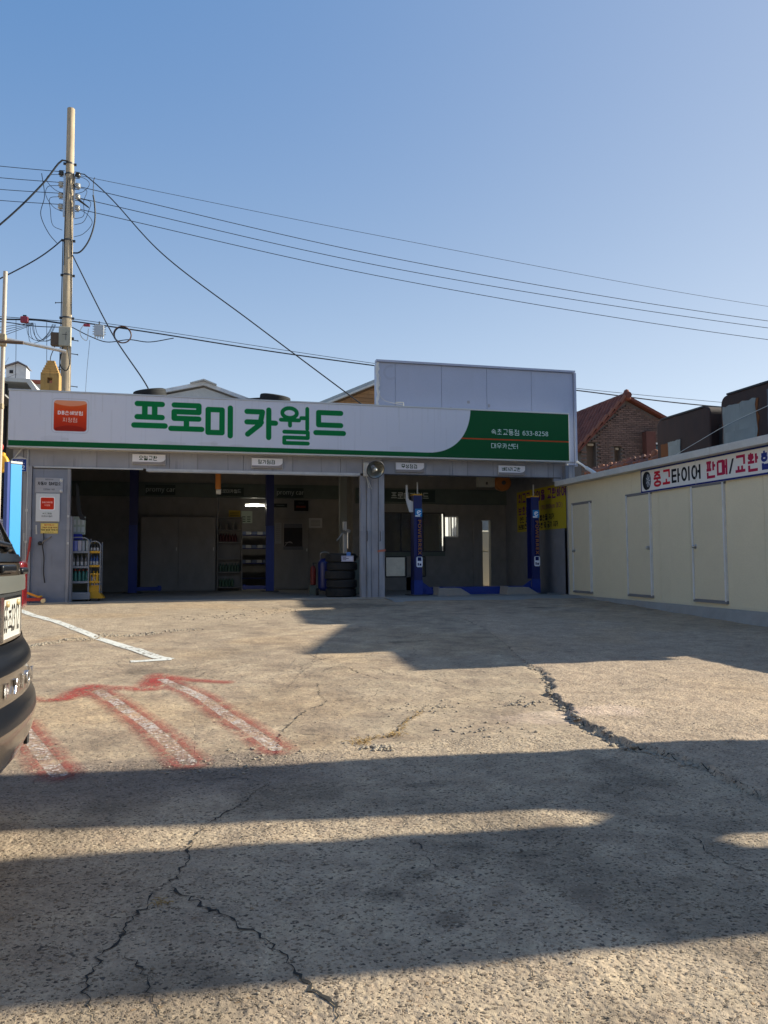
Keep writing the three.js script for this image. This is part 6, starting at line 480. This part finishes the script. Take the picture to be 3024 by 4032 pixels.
// houses added unseen behind the viewer, closing the low sky to darken the bays
{ const b = thing('added_street_houses', 'plain two storey rendered row added behind the viewer to darken the garage bays', 'building', [0, 0, 15]); part('wall', uvBox(box(60, 10.5, 6, 0, 4.95, 3)), mat([0.34, 0.31, 0.28], 0.85, { map: mottle1 }), b); part('roof', uvBox(box(60.6, 0.3, 6.8, 0, 10.36, 3)), M.conc, b); for (let i = 0; i < 12; i++) for (const y of [1.6, 5]) { const w = part('window', box(1.5, 1.4, 0.05, -27 + i * 4.9, y, -0.03), mat([0.03, 0.04, 0.05], 0.1), b); part('frame', box(1.7, 0.1, 0.1, -27 + i * 4.9, y - 0.76, -0.05), M.white, w); } }
// ---------- parked dark sport utility vehicle, its rear at the left edge ----------
{ const zc = -3.57, gy = 0.17, c = thing('parked_car', 'dark bronze sport utility vehicle parked with its tail beside the red spray marking', 'car', [0, 0, 0]);
  const paint = new THREE.MeshPhysicalMaterial({ color: lin(0.10, 0.075, 0.054), metalness: 0.35, roughness: 0.3, clearcoat: 1, clearcoatRoughness: 0.06 }), clad = new THREE.MeshPhysicalMaterial({ color: lin(0.006, 0.007, 0.01), roughness: 0.3, specularIntensity: 0.6 }), dark = new THREE.MeshPhysicalMaterial({ color: lin(0.012, 0.011, 0.01), roughness: 0.06, clearcoat: 1 });
  const prof = [[2.0, -1.230], [1.95, -1.010], [1.7, -0.885], [1.55, -0.815], [1.49, -0.785], [1.42, -0.774], [1.16, -0.773], [1.13, -0.768], [1.07, -0.732], [1.04, -0.729], [0.94, -0.732], [0.915, -0.728], [0.865, -0.705], [0.82, -0.700], [0.74, -0.714], [0.66, -0.752], [0.58, -0.820], [0.5, -0.905]];
  const at = (y) => { for (let i = 0; i + 1 < prof.length; i++) if (y <= prof[i][0] && y >= prof[i + 1][0]) { const t = (prof[i][0] - y) / (prof[i][0] - prof[i + 1][0]); return prof[i][1] + t * (prof[i + 1][1] - prof[i][1]); } return -0.9; };
  const X = (y, z, o = 0) => { const t = Math.abs(z - zc) / 0.95, k = Math.max(0, t - 0.72) / 0.28, tum = Math.max(0, y - 1.5) * 0.14; return at(y) - 0.17 * t * t - 0.16 * k * k * k + o - 0 * tum; };
  const strip = (name, y1, y0, m, o = 0, za = -0.95, zb = 0.95, parent = c) => { const ny = Math.max(3, Math.round((y1 - y0) / 0.018)), nz = 40, P = [], I = []; for (let j = 0; j <= ny; j++) for (let i = 0; i <= nz; i++) { const y = y1 + (y0 - y1) * j / ny, z = zc + zb + (za - zb) * i / nz; P.push(X(y, z, o), y, z); } for (let j = 0; j < ny; j++) for (let i = 0; i < nz; i++) { const a = j * (nz + 1) + i; I.push(a, a + nz + 1, a + 1, a + 1, a + nz + 1, a + nz + 2); } const g = new THREE.BufferGeometry(); g.setAttribute('position', new THREE.Float32BufferAttribute(P, 3)); g.setIndex(I); g.computeVertexNormals(); return part(name, g, m, parent); };
  // main body: side outline extruded across, with rounded edges
  const side = [[-5.45, 0.62], [-5.5, 0.95], [-5.35, 1.16], [-4.0, 1.3], [-3.3, 1.86], [-2.9, 1.97], [-1.3, 1.97], [-1.16, 1.9], [-1.06, 1.5], [-1.02, 0.95], [-1.02, 0.62], [-1.2, 0.45], [-5.2, 0.42]]; const bg = extrude(side, 1.74, 0.07).translate(0, 0, zc - 0.87); part('body', toCreasedNormals(bg, 0.5), paint, c);
  for (const s of [-1, 1]) { part('side_window', extrude([[-3.75, 1.34], [-3.2, 1.78], [-2.35, 1.84], [-2.35, 1.34]], 0.01).translate(0, 0, zc + s * 0.945 - 0.005), dark, c); part('side_window', extrude([[-2.25, 1.34], [-2.25, 1.84], [-1.5, 1.84], [-1.36, 1.4]], 0.01).translate(0, 0, zc + s * 0.945 - 0.005), dark, c); for (const x of [-4.55, -1.75]) { const w = part('wheel', tyreGeo(0.37, 0.24), M.rubber, c, [x, gy + 0.36, zc + s * 0.84]); w.rotation.x = Math.PI / 2; part('rim', lathe([[0, 0.06], [0.06, 0.07], [0.2, 0.05], [0.235, 0.09], [0.24, -0.09], [0, -0.09]], 24), M.alu, w).scale.y = s; } }
  strip('rear_window', 1.9, 1.53, dark, 0.004, -0.78, 0.78); strip('roof_spoiler', 2.0, 1.9, paint); const tg = strip('tailgate', 1.9, 1.16, paint, -0.002); strip('tailgate_ledge', 1.535, 1.5, clad, 0.012, -0.8, 0.8, tg);
  strip('bumper_top', 1.155, 1.045, clad, 0.001); const bm = strip('bumper_band', 1.045, 0.925, paint, 0.001); strip('bumper_step', 0.925, 0.83, clad, 0.001); strip('bumper_skin', 0.83, 0.5, paint, 0.001); part('tow_cover', box(0.015, 0.07, 0.045, X(0.68, zc - 0.42) + 0.003, 0.68, zc - 0.42), M.black, c);
  // garnish, plate recess and plate
  strip('garnish', 1.44, 1.37, mat([0.42, 0.42, 0.38], 0.3, { metalness: 0.8 }), 0.012, -0.55, 0.55, tg); strip('plate_recess', 1.365, 1.175, M.black, 0.003, -0.34, 0.34, tg);
  const px = X(1.265, zc) + 0.014, pl = sheet('number_plate', 0.31, 0.16, 700, (g, w, h) => { g.fillStyle = '#b8b4ac'; g.fillRect(0, 0, w, h); g.fillStyle = '#0c0c0e'; g.font = 'bold ' + h * 0.98 + 'px sans-serif'; const f = (t, x, tw) => { g.save(); g.translate(x, h * 0.86); g.scale(tw / g.measureText(t).width, 1); g.fillText(t, 0, 0); g.restore(); }; f('65', w * 0.04, w * 0.22); letters(g, '조', w * 0.275, h * 0.3, h * 0.5, { color: '#1a1a1c', lw: 0.14 }); f('2312', w * 0.47, w * 0.49); }, c, [px, 1.265, zc + 0.02], Math.PI / 2 + 0.01, { t: 0.008, rough: 0.35 }); part('plate_frame', [box(0.33, 0.01, 0.014, 0, 0.085, 0), box(0.33, 0.01, 0.014, 0, -0.085, 0), box(0.01, 0.16, 0.014, -0.16, 0, 0), box(0.01, 0.16, 0.014, 0.16, 0, 0)], M.chrome, pl); for (const s of [-1, 1]) part('plate_bolt', lathe([[0, 0.012], [0.012, 0.01], [0.014, 0]]).rotateX(Math.PI / 2).translate(s * 0.1, 0.06, 0.004), mat([0.4, 0.3, 0.15], 0.4), pl);
  part('handle', rbox(0.03, 0.035, 0.24, 0.012, X(1.47, zc) + 0.01, 1.47, zc + 0.05), clad, tg); part('camera_cover', [rbox(0.035, 0.035, 0.13, 0.015, X(1.46, zc - 0.5) + 0.008, 1.455, zc - 0.48)], clad, tg); const wp = part('wiper', [rbox(0.035, 0.035, 0.09, 0.015, X(1.56, zc - 0.1) + 0.015, 1.56, zc - 0.1), rod([X(1.57, zc - 0.1) + 0.03, 1.57, zc - 0.1], [X(1.6, zc + 0.45) + 0.03, 1.6, zc + 0.45], 0.012)], clad, tg); part('blade', rod([X(1.6, zc + 0.45) + 0.025, 1.6, zc + 0.5], [X(1.6, zc) + 0.025, 1.585, zc], 0.008), M.black, wp);
  for (const s of [-1, 1]) part('tail_lamp', rbox(0.08, 0.26, 0.14, 0.03, X(1.38, zc + s * 0.8) + 0.0, 1.38, zc + s * 0.8), new THREE.MeshPhysicalMaterial({ color: lin(0.16, 0.01, 0.012), roughness: 0.1, clearcoat: 1 }), c);
  const font = await new FontLoader().loadAsync('fonts/droid/droid_sans_bold.typeface.json'); 'REXTON'.split('').forEach((ch, i) => { const g = new TextGeometry(ch, { font, size: 0.055, depth: 0.008, bevelEnabled: true, bevelSize: 0.0015, bevelThickness: 0.0015, bevelSegments: 1 }); g.center(); const z = zc + 0.33 - i * 0.132, o = part('letter', g, M.chrome, bm, [X(0.985, z) + 0.007, 0.985, z]); o.rotation.y = Math.PI / 2 - Math.atan(0.34 * (z - zc) / 0.9025) * -1; }); }
renderer.render(scene, camera);
